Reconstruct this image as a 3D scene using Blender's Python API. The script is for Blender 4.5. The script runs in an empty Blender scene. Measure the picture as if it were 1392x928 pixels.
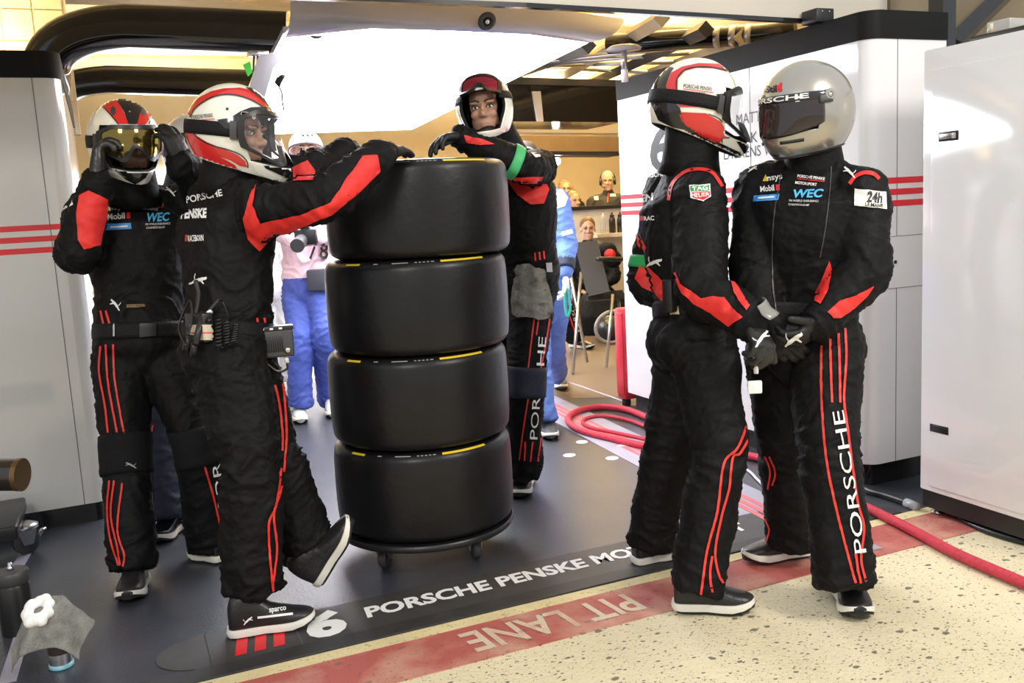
import bpy, bmesh, math, random
import numpy as np
from mathutils import Vector, Matrix, noise
from mathutils.bvhtree import BVHTree
from mathutils.geometry import delaunay_2d_cdt

random.seed(4)
SC = bpy.context.scene
COL = SC.collection
PI = math.pi

# ------------------------------------------------------------------ camera
FPX, CAMZ = 1258.0, 1.36                      # focal length in pixels of a 1392 x 928 frame, eye height
RGT = Vector((0.91325005, -0.40375783, -0.05435038))
DWN = Vector((-0.10721617, -0.10948825, -0.98818876))
FWD = Vector((0.39303822, 0.90829067, -0.14327951))
CAM = Vector((0, 0, CAMZ))
cam_data = bpy.data.cameras.new('camera')
cam_data.sensor_width = 36.0
cam_data.lens = FPX / 1392 * 36.0
cam_data.clip_end = 200
cam = bpy.data.objects.new('camera', cam_data)
COL.objects.link(cam)
cm = Matrix((RGT, -DWN, -FWD)).transposed().to_4x4()
cm.translation = CAM
cam.matrix_world = cm
SC.camera = cam

# ------------------------------------------------------------------ world, lamps, exposure
SC.view_settings.view_transform = 'Standard'
SC.view_settings.look = 'None'
SC.view_settings.gamma = 1.0
SC.view_settings.use_curve_mapping = False
SC.view_settings.exposure = 0.0
world = bpy.data.worlds.new('sky')
SC.world = world
world.use_nodes = True
bg = world.node_tree.nodes['Background']
bg.inputs[0].default_value = (0.93, 0.95, 1.0, 1)
bg.inputs[1].default_value = 0.85


def lamp(name, kind, loc, power, col, size=0.1, aim=None, size_y=None, label=None, spread=None):
    d = bpy.data.lights.new(name, kind)
    d.energy = power
    d.color = col
    if kind == 'AREA':
        d.size = size
        if size_y:
            d.shape = 'RECTANGLE'
            d.size_y = size_y
        if spread:
            d.spread = spread
    elif kind in ('POINT', 'SPOT'):
        d.shadow_soft_size = size
    o = bpy.data.objects.new(name, d)
    o.location = loc
    if aim is not None:
        o.rotation_euler = (Vector(aim) - Vector(loc)).to_track_quat('-Z', 'Y').to_euler()
    COL.objects.link(o)
    return o


# flood lamps under the pit lane canopy, behind and above the photographer
lamp('pit_lane_flood', 'AREA', (-1.6, -1.2, 3.6), 90, (1.0, 0.93, 0.80), 1.0, (1.0, 3.2, 0.6))
lamp('pit_lane_flood', 'AREA', (3.2, -0.6, 3.7), 120, (1.0, 0.93, 0.80), 1.0, (2.0, 3.0, 0.4))
# unseen warm lamps aimed up, placed to light the concrete ceiling
for lx, ly, pw in ((-0.6, 6.6, 14), (0.6, 9.8, 90), (3.9, 5.2, 60), (4.0, 7.6, 150), (5.8, 10.2, 210), (-2.2, 5.2, 7)):
    lamp('ceiling_uplighter', 'AREA', (lx, ly, 2.42), pw * 2.2, (1.0, 0.76, 0.40), 0.5, (lx, ly, 3.2))


# ------------------------------------------------------------------ places from the photograph's geometry
def P(px, py, d):
    """point at depth d (m along the view axis) seen at a pixel"""
    return CAM + (RGT * ((px - 696) / FPX) + DWN * ((py - 464) / FPX) + FWD) * d


def dirpx(px, py):
    return (RGT * ((px - 696) / FPX) + DWN * ((py - 464) / FPX) + FWD)


def G(px, py, z=0.0):
    d = dirpx(px, py)
    return CAM + d * ((z - CAMZ) / d.z)


def PX(px, py, x):
    d = dirpx(px, py)
    return CAM + d * (x / d.x)


def PY(px, py, y):
    d = dirpx(px, py)
    return CAM + d * (y / d.y)


def pix(p):
    v = Vector(p) - CAM
    z = v.dot(FWD)
    return 696 + FPX * v.dot(RGT) / z, 464 + FPX * v.dot(DWN) / z


# ------------------------------------------------------------------ materials
MATS = {}


def mat(name, col, rough=0.5, metal=0.0, spec=0.5, var=0.12, vscale=6.0, bump=0.0, bscale=60.0, coat=0.0, emit=None,
        estr=1.0, trans=0.0, alpha=1.0, sheen=0.0, stretch=None):
    if name in MATS:
        return MATS[name]
    m = bpy.data.materials.new(name)
    m.use_nodes = True
    nt = m.node_tree
    b = nt.nodes['Principled BSDF']
    b.inputs['Roughness'].default_value = rough
    b.inputs['Metallic'].default_value = metal
    b.inputs['Specular IOR Level'].default_value = spec
    b.inputs['Coat Weight'].default_value = coat
    b.inputs['Coat Roughness'].default_value = 0.08
    b.inputs['Transmission Weight'].default_value = trans
    b.inputs['Alpha'].default_value = alpha
    b.inputs['Sheen Weight'].default_value = sheen
    tc = nt.nodes.new('ShaderNodeTexCoord')
    mp = nt.nodes.new('ShaderNodeMapping')
    nt.links.new(tc.outputs['Object'], mp.inputs[0])
    if stretch:
        mp.inputs['Scale'].default_value = stretch
    n = nt.nodes.new('ShaderNodeTexNoise')
    n.inputs['Scale'].default_value = vscale
    n.inputs['Detail'].default_value = 4
    nt.links.new(mp.outputs[0], n.inputs['Vector'])
    r = nt.nodes.new('ShaderNodeValToRGB')
    r.color_ramp.elements[0].position = 0.3
    r.color_ramp.elements[1].position = 0.7
    lo = [c * (1 - var) for c in col]
    hi = [min(1, c * (1 + var)) for c in col]
    r.color_ramp.elements[0].color = (*lo, 1)
    r.color_ramp.elements[1].color = (*hi, 1)
    nt.links.new(n.outputs[0], r.inputs[0])
    nt.links.new(r.outputs[0], b.inputs['Base Color'])
    if bump:
        n2 = nt.nodes.new('ShaderNodeTexNoise')
        n2.inputs['Scale'].default_value = bscale
        n2.inputs['Detail'].default_value = 3
        nt.links.new(mp.outputs[0], n2.inputs['Vector'])
        bp = nt.nodes.new('ShaderNodeBump')
        bp.inputs['Strength'].default_value = bump
        bp.inputs['Distance'].default_value = 0.01
        nt.links.new(n2.outputs[0], bp.inputs['Height'])
        nt.links.new(bp.outputs[0], b.inputs['Normal'])
    if emit:
        b.inputs['Emission Color'].default_value = (*emit, 1)
        b.inputs['Emission Strength'].default_value = estr
    MATS[name] = m
    return m


SUIT = mat('black_suit_cloth', (0.0065, 0.0065, 0.007), 0.62, spec=0.16, var=0.25, vscale=14, bump=0.35, bscale=38, sheen=0.0)
NAVY = mat('navy_suit_cloth', (0.016, 0.022, 0.045), 0.6, spec=0.35, bump=0.35, bscale=38, sheen=0.0)
BLUE = mat('blue_suit_cloth', (0.10, 0.20, 0.55), 0.6, bump=0.5, bscale=30)
ROYAL = mat('royal_blue_trousers', (0.07, 0.11, 0.45), 0.7, bump=0.5, bscale=25)
REDC = mat('red_suit_cloth', (0.72, 0.025, 0.02), 0.6, bump=0.25, bscale=40)
REDS = mat('red_piping', (0.75, 0.04, 0.03), 0.55)
WHITE = mat('white_print', (0.88, 0.88, 0.86), 0.5, var=0.03)
BLACKP = mat('black_print', (0.012, 0.012, 0.014), 0.4)
REDP = mat('red_print', (0.75, 0.02, 0.03), 0.45)
GREENP = mat('green_print', (0.03, 0.35, 0.10), 0.5)
BLUEP = mat('blue_print', (0.05, 0.30, 0.75), 0.5)
CYANP = mat('cyan_print', (0.10, 0.50, 0.85), 0.5)
YELP = mat('yellow_print', (0.85, 0.60, 0.02), 0.5)
GLOVE = mat('black_glove_cloth', (0.006, 0.006, 0.0065), 0.55, bump=0.3, bscale=80)
GLOVEL = mat('black_glove_leather', (0.02, 0.02, 0.02), 0.32, bump=0.2, bscale=60)
WEB = mat('black_webbing', (0.008, 0.008, 0.009), 0.6, spec=0.25, bump=0.4, bscale=200)
PLAST = mat('black_plastic', (0.014, 0.014, 0.015), 0.35)
DPLAST = mat('dark_grey_plastic', (0.05, 0.05, 0.052), 0.45)
PADM = mat('knee_pad_cloth', (0.009, 0.009, 0.010), 0.8, spec=0.2, bump=0.3, bscale=120)
SKIN = mat('skin', (0.46, 0.25, 0.17), 0.5, var=0.10, vscale=20)
SKIN2 = mat('fair_skin', (0.62, 0.38, 0.28), 0.5, var=0.08, vscale=20)
HAIRD = mat('dark_hair', (0.03, 0.018, 0.01), 0.6, bump=0.5, bscale=120, stretch=(1, 1, 0.2))
HAIRB = mat('blond_hair', (0.26, 0.17, 0.085), 0.6, bump=0.5, bscale=120, stretch=(1, 1, 0.2))
HAIRG = mat('grey_hair', (0.35, 0.30, 0.26), 0.6, bump=0.5, bscale=120)
EYEW = mat('eye_white', (0.75, 0.72, 0.68), 0.2, var=0.02)
IRIS = mat('brown_iris', (0.03, 0.015, 0.008), 0.15)
HELW = mat('cream_white_gloss_paint', (0.86, 0.84, 0.74), 0.14, coat=0.6, var=0.03)
HELR = mat('red_gloss_paint', (0.66, 0.025, 0.025), 0.14, coat=0.6, var=0.05)
HELK = mat('black_gloss_paint', (0.012, 0.012, 0.014), 0.14, coat=0.6)
SILV = mat('silver_helmet_paint', (0.44, 0.42, 0.37), 0.26, metal=0.75, coat=0.7, var=0.06, vscale=3)
LENS = mat('clear_goggle_lens', (0.30, 0.30, 0.32), 0.04, trans=0.0, alpha=0.16, var=0.0)
GOLDL = mat('gold_mirror_lens', (0.30, 0.22, 0.06), 0.08, metal=0.9, alpha=0.72)
VISOR = mat('smoked_visor', (0.03, 0.022, 0.022), 0.05, spec=0.7, alpha=0.93)
FOAMP = mat('helmet_lining', (0.012, 0.012, 0.014), 0.9)
SOLEW = mat('white_sole_rubber', (0.80, 0.78, 0.70), 0.5, var=0.05)
SHOEK = mat('black_shoe_leather', (0.016, 0.016, 0.017), 0.36, bump=0.15, bscale=70)
RUBB = mat('black_tread_rubber', (0.015, 0.015, 0.015), 0.8, bump=0.4, bscale=120)
TYRE = mat('slick_tyre_rubber', (0.0070, 0.0070, 0.008), 0.36, spec=0.36, var=0.30, vscale=5, bump=0.12, bscale=30)
STEEL = mat('brushed_steel', (0.55, 0.55, 0.56), 0.3, metal=1.0, stretch=(1, 1, 8))
CHROME = mat('chrome', (0.75, 0.75, 0.77), 0.12, metal=1.0)
RIMM = mat('dark_wheel_alloy', (0.10, 0.10, 0.11), 0.35, metal=0.8)
WGLOSS = mat('white_gloss_panel', (0.80, 0.80, 0.81), 0.10, coat=0.5, var=0.02, vscale=1.5)
WPANEL = mat('pale_grey_gloss_panel', (0.66, 0.66, 0.64), 0.10, coat=0.5, var=0.03, vscale=1.5)
BGLOSS = mat('black_gloss_trim', (0.008, 0.008, 0.009), 0.12, coat=0.5)
SEAM = mat('panel_seam', (0.10, 0.10, 0.10), 0.6)
CREAM = mat('cream_concrete', (0.62, 0.54, 0.38), 0.85, var=0.15, vscale=3, bump=0.3, bscale=12)
CREAMW = mat('cream_wall_paint', (0.74, 0.66, 0.50), 0.7, var=0.06, vscale=2)
HEADER = mat('beige_header_paint', (0.55, 0.51, 0.44), 0.6, var=0.06, vscale=2)
HOSE = mat('red_hose_braid', (0.60, 0.03, 0.06), 0.6, var=0.15, vscale=60, bump=0.6, bscale=240)
GREYC = mat('grey_microfibre_cloth', (0.22, 0.22, 0.20), 0.95, var=0.25, vscale=30, bump=0.6, bscale=150)
FOAM = mat('white_foam', (0.90, 0.90, 0.88), 0.8, var=0.02, bump=0.3, bscale=80)
PINK = mat('pink_bib_cloth', (0.85, 0.62, 0.70), 0.8, bump=0.3, bscale=30)
WCLOTH = mat('white_cloth', (0.80, 0.80, 0.82), 0.8, bump=0.3, bscale=30)
CABLE = mat('black_cable', (0.012, 0.012, 0.013), 0.4)
TAPE = mat('lavender_floor_tape', (0.34, 0.33, 0.40), 0.45, var=0.1)
PINKT = mat('pink_floor_stripe', (0.62, 0.14, 0.16), 0.45)
STRIP = mat('floor_sign_strip', (0.045, 0.043, 0.042), 0.5, var=0.2, vscale=8)
STRIP2 = mat('floor_edge_strip', (0.03, 0.03, 0.03), 0.55, var=0.3, vscale=10)
LIGHT = mat('light_panel_diffuser', (0.9, 0.9, 0.92), 0.3, emit=(0.90, 0.93, 1.0), estr=14.0)
GANTRY = mat('white_gantry_shell', (0.52, 0.50, 0.55), 0.2, coat=0.4, var=0.02)


def ground_materials():
    # garage rubber matting
    m = mat('garage_floor_rubber', (0.034, 0.037, 0.048), 0.38, spec=0.9, var=0.22, vscale=4, bump=0.12, bscale=90)
    # warm brown floor colour further in
    m2 = mat('brown_inner_floor', (0.17, 0.125, 0.085), 0.34, var=0.12, vscale=2)
    # exposed aggregate pit lane
    p = mat('pit_lane_aggregate', (0.70, 0.62, 0.42), 0.8, var=0.10, vscale=2.2, bump=0.5, bscale=70)
    r = mat('red_pit_lane_paint', (0.46, 0.11, 0.09), 0.7, var=0.08, vscale=5)
    w = mat('worn_cream_paint', (0.72, 0.60, 0.45), 0.7, var=0.12, vscale=9)
    y = mat('cream_line_paint', (0.70, 0.60, 0.33), 0.7, var=0.1, vscale=9)
    # faded patches where the aggregate shows through the red paint
    for mm, c2 in ((r, (0.60, 0.36, 0.26, 1)), (w, (0.55, 0.30, 0.22, 1))):
        rp = [n_ for n_ in mm.node_tree.nodes if n_.type == 'VALTORGB'][0]
        rp.color_ramp.elements[0].position = 0.45
        rp.color_ramp.elements[1].position = 0.78
        rp.color_ramp.elements[1].color = c2
    for mm, amt in ((p, 1.0), (r, 0.55), (w, 0.3), (y, 0.5)):
        nt = mm.node_tree
        b = nt.nodes['Principled BSDF']
        src = b.inputs['Base Color'].links[0].from_socket
        tc = nt.nodes.new('ShaderNodeTexCoord')
        last = src
        for sc_, th, seed in ((19, 0.27, 0), (46, 0.32, 7), (105, 0.34, 3)):
            v = nt.nodes.new('ShaderNodeTexVoronoi')
            v.inputs['Scale'].default_value = sc_
            mp = nt.nodes.new('ShaderNodeMapping')
            mp.inputs['Location'].default_value = (seed, seed * 2, 0.31)
            mp.inputs['Rotation'].default_value = (0, 0, seed)
            mp.inputs['Scale'].default_value = (1, 1.5, 0)
            nt.links.new(tc.outputs['Object'], mp.inputs[0])
            nz = nt.nodes.new('ShaderNodeTexNoise')
            nz.inputs['Scale'].default_value = 60
            nt.links.new(mp.outputs[0], nz.inputs['Vector'])
            ad = nt.nodes.new('ShaderNodeMixRGB')
            ad.inputs[0].default_value = 0.016
            nt.links.new(mp.outputs[0], ad.inputs[1])
            nt.links.new(nz.outputs['Color'], ad.inputs[2])
            nt.links.new(ad.outputs[0], v.inputs['Vector'])
            sep = nt.nodes.new('ShaderNodeSeparateColor')
            nt.links.new(v.outputs['Color'], sep.inputs[0])
            # chip radius differs per cell: most cells hold none
            mr = nt.nodes.new('ShaderNodeMapRange')
            mr.inputs['From Min'].default_value = 0.30
            mr.inputs['From Max'].default_value = 1.0
            mr.inputs['To Min'].default_value = 0.0
            mr.inputs['To Max'].default_value = th
            nt.links.new(sep.outputs[0], mr.inputs['Value'])
            lt = nt.nodes.new('ShaderNodeMath')
            lt.operation = 'LESS_THAN'
            nt.links.new(v.outputs['Distance'], lt.inputs[0])
            nt.links.new(mr.outputs[0], lt.inputs[1])
            ml = nt.nodes.new('ShaderNodeMath')
            ml.operation = 'MULTIPLY'
            ml.inputs[1].default_value = amt * 0.8
            nt.links.new(lt.outputs[0], ml.inputs[0])
            mx = nt.nodes.new('ShaderNodeMixRGB')
            nt.links.new(ml.outputs[0], mx.inputs[0])
            nt.links.new(last, mx.inputs[1])
            mx.inputs[2].default_value = (0.07, 0.065, 0.06, 1)
            last = mx.outputs[0]
        nt.links.new(last, b.inputs['Base Color'])
    return m, m2, p, r, w, y


FLOORM, BROWNF, PITM, REDPAINT, WORN, YLINE = ground_materials()


# ------------------------------------------------------------------ mesh helpers (all build in world space)
def J(*parts):
    V, F = [], []
    for v, f in parts:
        n = len(V)
        V.extend(v)
        F.extend([tuple(i + n for i in q) for q in f])
    return V, F


def box(x0, x1, y0, y1, z0, z1, bev=0.0, seg=2):
    bm = bmesh.new()
    bmesh.ops.create_cube(bm, size=1)
    for v in bm.verts:
        v.co = Vector(((x0 + x1) / 2 + v.co.x * (x1 - x0), (y0 + y1) / 2 + v.co.y * (y1 - y0), (z0 + z1) / 2 + v.co.z * (z1 - z0)))
    if bev:
        bmesh.ops.bevel(bm, geom=bm.edges[:], offset=bev, segments=seg, affect='EDGES', profile=0.5)
    return dump(bm)


def dump(bm):
    bm.verts.index_update()
    V = [v.co.copy() for v in bm.verts]
    F = [tuple(v.index for v in f.verts) for f in bm.faces]
    bm.free()
    return V, F


def xf(vf, M):
    return [M @ Vector(v) for v in vf[0]], vf[1]


def frame(o, x, z):
    """matrix whose local x looks along x and local z near z"""
    x = Vector(x).normalized()
    z = Vector(z)
    y = z.cross(x).normalized()
    z = x.cross(y).normalized()
    M = Matrix((x, y, z)).transposed().to_4x4()
    M.translation = Vector(o)
    return M


def loft(secs, n=20, cap=True, pw=2.0):
    """secs: (centre, u, v) half-axis vectors"""
    V, F = [], []
    for c, u, v in secs:
        for k in range(n):
            a = 2 * PI * k / n
            ca, sa = math.cos(a), math.sin(a)
            if pw != 2.0:
                ca = math.copysign(abs(ca) ** (2 / pw), ca)
                sa = math.copysign(abs(sa) ** (2 / pw), sa)
            V.append(Vector(c) + Vector(u) * ca + Vector(v) * sa)
    for i in range(len(secs) - 1):
        for k in range(n):
            a, b = i * n + k, i * n + (k + 1) % n
            F.append((a, b, b + n, a + n))
    if cap:
        F.append(tuple(range(n))[::-1])
        F.append(tuple((len(secs) - 1) * n + k for k in range(n)))
    return V, F


def tube(pts, r, n=12, cap=True, closed=False, flat=None, up=None):
    pts = [Vector(p) for p in pts]
    m = len(pts)
    rr = r if isinstance(r, (list, tuple)) else [r] * m
    secs = []
    T0 = None
    U = None
    for i, p in enumerate(pts):
        if closed:
            T = (pts[(i + 1) % m] - pts[i - 1]).normalized()
        else:
            T = (pts[min(i + 1, m - 1)] - pts[max(i - 1, 0)]).normalized()
        if U is None:
            ref = Vector(up) if up else (Vector((0, 0, 1)) if abs(T.z) < 0.9 else Vector((1, 0, 0)))
            U = (ref - T * ref.dot(T)).normalized()
        else:
            q = T0.rotation_difference(T)
            U = q @ U
            U = (U - T * U.dot(T)).normalized()
        T0 = T
        W = T.cross(U)
        fl = flat if flat else 1.0
        secs.append((p, W * rr[i], U * rr[i] * fl))
    V, F = loft(secs, n, cap and not closed)
    if closed:
        for k in range(n):
            a, b = (m - 1) * n + k, (m - 1) * n + (k + 1) % n
            F.append((a, b, (k + 1) % n, k))
    return V, F


def catmull(pts, k=8, closed=False):
    pts = [Vector(p) for p in pts]
    out = []
    n = len(pts)
    rng = range(n if closed else n - 1)
    for i in rng:
        p0 = pts[i - 1] if (i > 0 or closed) else pts[0] * 2 - pts[1]
        p1, p2 = pts[i], pts[(i + 1) % n]
        p3 = pts[(i + 2) % n] if (i + 2 < n or closed) else p2 * 2 - p1
        for j in range(k):
            t = j / k
            out.append(0.5 * ((2 * p1) + (p2 - p0) * t + (2 * p0 - 5 * p1 + 4 * p2 - p3) * t * t + (3 * p1 - p0 - 3 * p2 + p3) * t ** 3))
    if not closed:
        out.append(pts[-1])
    return out


def ball(c, r, n=16, m=10, sx=None):
    """sx: three half-axis vectors for an ellipsoid"""
    ax = sx if sx else (Vector((r, 0, 0)), Vector((0, r, 0)), Vector((0, 0, r)))
    c = Vector(c)
    V = [c + ax[2]]
    for i in range(1, m):
        t = PI * i / m
        for k in range(n):
            a = 2 * PI * k / n
            V.append(c + ax[0] * (math.sin(t) * math.cos(a)) + ax[1] * (math.sin(t) * math.sin(a)) + ax[2] * math.cos(t))
    V.append(c - ax[2])
    F = [(0, 1 + k, 1 + (k + 1) % n) for k in range(n)]
    for i in range(m - 2):
        for k in range(n):
            a, b = 1 + i * n + k, 1 + i * n + (k + 1) % n
            F.append((a, a + n, b + n, b))
    e = len(V) - 1
    s = 1 + (m - 2) * n
    F += [(e, s + (k + 1) % n, s + k) for k in range(n)]
    return V, F


def lathe(profile, c=(0, 0, 0), n=48, closed=False):
    """profile: (r, z) pairs about the vertical axis through c"""
    c = Vector(c)
    V, F = [], []
    m = len(profile)
    for r, z in profile:
        for k in range(n):
            a = 2 * PI * k / n
            V.append(c + Vector((r * math.cos(a), r * math.sin(a), z)))
    rng = range(m if closed else m - 1)
    for i in rng:
        for k in range(n):
            a, b = i * n + k, i * n + (k + 1) % n
            a2, b2 = ((i + 1) % m) * n + k, ((i + 1) % m) * n + (k + 1) % n
            F.append((a, b, b2, a2))
    if not closed:
        F.append(tuple(range(n))[::-1])
        F.append(tuple((m - 1) * n + k for k in range(n)))
    return V, F


def prism(pts, ext):
    """planar outline pushed along ext"""
    pts = [Vector(p) for p in pts]
    n = len(pts)
    V = pts + [p + Vector(ext) for p in pts]
    F = [tuple(range(n)), tuple(range(2 * n - 1, n - 1, -1))]
    F += [(i, i + n, (i + 1) % n + n, (i + 1) % n) for i in range(n)]
    return V, F


def smooth_remesh(vf, voxel, it=4, fac=0.5):
    me = bpy.data.meshes.new('tmp')
    me.from_pydata([tuple(v) for v in vf[0]], [], vf[1])
    bm = bmesh.new()
    bm.from_mesh(me)
    bmesh.ops.recalc_face_normals(bm, faces=bm.faces)
    bm.to_mesh(me)
    bm.free()
    o = bpy.data.objects.new('tmp', me)
    COL.objects.link(o)
    r = o.modifiers.new('r', 'REMESH')
    r.mode = 'VOXEL'
    r.voxel_size = voxel
    if it:
        s = o.modifiers.new('s', 'SMOOTH')
        s.iterations = it
        s.factor = fac
    dg = bpy.context.evaluated_depsgraph_get()
    ev = o.evaluated_get(dg)
    m2 = ev.to_mesh()
    nv = len(m2.vertices)
    a = np.empty(nv * 3)
    m2.vertices.foreach_get('co', a)
    V = a.reshape(-1, 3)
    F = [tuple(p.vertices) for p in m2.polygons]
    nn = np.empty(nv * 3)
    m2.vertices.foreach_get('normal', nn)
    ev.to_mesh_clear()
    bpy.data.objects.remove(o)
    bpy.data.meshes.remove(me)
    return V, F, nn.reshape(-1, 3)


BASE = {}


def mk(name, vf, mats, parent=None, smooth=True, mi=None, recalc=True, angle=None):
    """one mesh object; world coordinates go in, stored relative to the root's base"""
    base = Vector((0, 0, 0))
    if parent is not None:
        base = BASE[parent.name]
    me = bpy.data.meshes.new(name)
    V = [tuple(Vector(v) - base) for v in vf[0]]
    me.from_pydata(V, [], [tuple(f) for f in vf[1]])
    for m in (mats if isinstance(mats, (list, tuple)) else [mats]):
        me.materials.append(m)
    if mi is not None:
        me.polygons.foreach_set('material_index', mi)
    if recalc:
        bm = bmesh.new()
        bm.from_mesh(me)
        bmesh.ops.recalc_face_normals(bm, faces=bm.faces)
        bm.to_mesh(me)
        bm.free()
    if smooth:
        me.polygons.foreach_set('use_smooth', [True] * len(me.polygons))
        if angle:
            try:
                me.set_sharp_from_angle(angle=math.radians(angle))
            except Exception:
                pass
    o = bpy.data.objects.new(name, me)
    COL.objects.link(o)
    if parent is not None:
        o.parent = parent
    BASE[o.name] = base
    return o


def flatmk(name, vf, mats, parent=None):
    return mk(name, vf, mats, parent, smooth=False)


def tag(o, label, cat, group=None):
    o['label'] = label
    o['category'] = cat
    if group:
        o['group'] = group
    return o


def thing(name, label, cat, loc, group=None):
    o = bpy.data.objects.new(name, None)
    o.empty_display_size = 0.1
    o.location = loc
    COL.objects.link(o)
    BASE[o.name] = Vector(loc)
    return tag(o, label, cat, group)


def struct(name, vf, m, smooth=False, angle=None, parent=None):
    o = mk(name, vf, m, parent, smooth=smooth, angle=angle)
    if parent is None:
        o['kind'] = 'structure'
    return o


# ------------------------------------------------------------------ print and piping laid onto surfaces
def bvh_of(vf):
    return BVHTree.FromPolygons([tuple(v) for v in vf[0]], [tuple(f) for f in vf[1]])


def onto(bvh, px, py, off=0.002, far=None):
    d = dirpx(px, py).normalized()
    loc, nor, idx, dist = bvh.ray_cast(CAM, d)
    if loc is None:
        return None
    if nor.dot(d) > 0:
        nor = -nor
    return loc + nor * off * 0.6 - d * off * 0.8


def drape(bvh, V2, F2, off):
    """flat pixel outline -> patch on the surface; faces that miss or span a jump are dropped"""
    pts = [onto(bvh, x, y, off) for x, y in V2]
    dep = [None if p is None else (p - CAM).length for p in pts]
    used, V, F = {}, [], []
    for f in F2:
        if any(pts[i] is None for i in f):
            continue
        ds = [dep[i] for i in f]
        if max(ds) - min(ds) > 0.06:
            continue
        q = []
        for i in f:
            if i not in used:
                used[i] = len(V)
                V.append(pts[i])
            q.append(used[i])
        F.append(tuple(q))
    return V, F


def poly2(pts, step=3.0):
    """filled outline as fine triangles (pixel units)"""
    pts = [Vector((float(x), float(y))) for x, y in pts]
    n = len(pts)
    bd = []
    for i in range(n):
        a, b = pts[i], pts[(i + 1) % n]
        k = max(1, int((b - a).length / step))
        for j in range(k):
            bd.append(a.lerp(b, j / k))
    m = len(bd)
    xs = [p.x for p in bd]
    ys = [p.y for p in bd]
    extra = []

    def inside(x, y):
        c = False
        for i in range(m):
            a, b = bd[i], bd[(i + 1) % m]
            if (a.y > y) != (b.y > y) and x < (b.x - a.x) * (y - a.y) / (b.y - a.y) + a.x:
                c = not c
        return c
    y = min(ys) + step * 0.5
    row = 0
    while y < max(ys):
        x = min(xs) + step * (0.5 if row % 2 else 0.0)
        while x < max(xs):
            if inside(x, y):
                extra.append(Vector((x, y)))
            x += step
        y += step * 0.87
        row += 1
    edges = [(i, (i + 1) % m) for i in range(m)]
    r = delaunay_2d_cdt(bd + extra, edges, [list(range(m))], 1, 1e-4)
    return [(v.x, v.y) for v in r[0]], [tuple(f) for f in r[2]]


def smooth2(pts, k=5, closed=True):
    return [(p.x, p.y) for p in catmull([Vector((x, y, 0)) for x, y in pts], k, closed)]


def line2(pts, w, step=3.0, smooth=True, taper=False):
    """ribbon of pixel width w along a pixel polyline"""
    if smooth and len(pts) > 2:
        pts = smooth2(pts, 6, False)
    P_ = [Vector((float(x), float(y))) for x, y in pts]
    Q = [P_[0]]
    for a, b in zip(P_, P_[1:]):
        k = max(1, int((b - a).length / step))
        for j in range(1, k + 1):
            Q.append(a.lerp(b, j / k))
    V, F = [], []
    for i, q in enumerate(Q):
        t = (Q[min(i + 1, len(Q) - 1)] - Q[max(i - 1, 0)])
        nrm = Vector((-t.y, t.x)).normalized() * w / 2
        V += [tuple(q + nrm), tuple(q - nrm)]
    F = [(2 * i, 2 * i + 1, 2 * i + 3, 2 * i + 2) for i in range(len(Q) - 1)]
    return V, F


FONTCACHE = {}


def text_mesh(s, bold=0.0):
    """unit-height lettering as triangles, left at x = 0, baseline y = 0"""
    key = (s, bold)
    if key in FONTCACHE:
        return FONTCACHE[key]
    cu = bpy.data.curves.new('lettering', 'FONT')
    cu.body = s
    cu.offset = bold
    cu.resolution_u = 3
    o = bpy.data.objects.new('lettering', cu)
    COL.objects.link(o)
    dg = bpy.context.evaluated_depsgraph_get()
    me = bpy.data.meshes.new_from_object(o.evaluated_get(dg))
    bm = bmesh.new()
    bm.from_mesh(me)
    bmesh.ops.triangulate(bm, faces=bm.faces)
    bmesh.ops.remove_doubles(bm, verts=bm.verts, dist=1e-4)
    V, F = dump(bm)
    bpy.data.objects.remove(o)
    bpy.data.curves.remove(cu)
    bpy.data.meshes.remove(me)
    xs = [v.x for v in V]
    ys = [v.y for v in V]
    x0 = min(xs)
    out = ([(v.x - x0, v.y) for v in V], F, max(xs) - x0, max(ys))
    FONTCACHE[key] = out
    return out


def subdiv2(V, F, mx):
    bm = bmesh.new()
    vs = [bm.verts.new((x, y, 0)) for x, y in V]
    for f in F:
        try:
            bm.faces.new([vs[i] for i in f])
        except ValueError:
            pass
    for _ in range(3):
        es = [e for e in bm.edges if e.calc_length() > mx]
        if not es:
            break
        bmesh.ops.subdivide_edges(bm, edges=es, cuts=1)
        bmesh.ops.triangulate(bm, faces=[f for f in bm.faces if len(f.verts) > 3])
    V, F = dump(bm)
    return [(v.x, v.y) for v in V], F


def text2(s, a, b, h, bold=0.0, shear=0.0, mx=4.0):
    """lettering in pixels: baseline from pixel a to pixel b (stretched to fit), cap height h px up from the baseline"""
    V, F, w, hh = text_mesh(s, bold)
    hh = text_mesh('H', bold)[3]
    a, b = Vector(a), Vector(b)
    ex = (b - a) / w
    n = (b - a).normalized()
    ey = Vector((n.y, -n.x)) * h / hh
    out = []
    for x, y in V:
        q = a + ex * (x + shear * y) + ey * y
        out.append((q.x, q.y))
    return subdiv2(out, F, mx)


def J2(*ps):
    return J(*ps)


def islands(V, F):
    par = list(range(len(V)))

    def find(i):
        while par[i] != i:
            par[i] = par[par[i]]
            i = par[i]
        return i
    for f in F:
        r = find(f[0])
        for i in f[1:]:
            par[find(i)] = r
    out = {}
    for f in F:
        out.setdefault(find(f[0]), []).append(f)
    return list(out.values())


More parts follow.
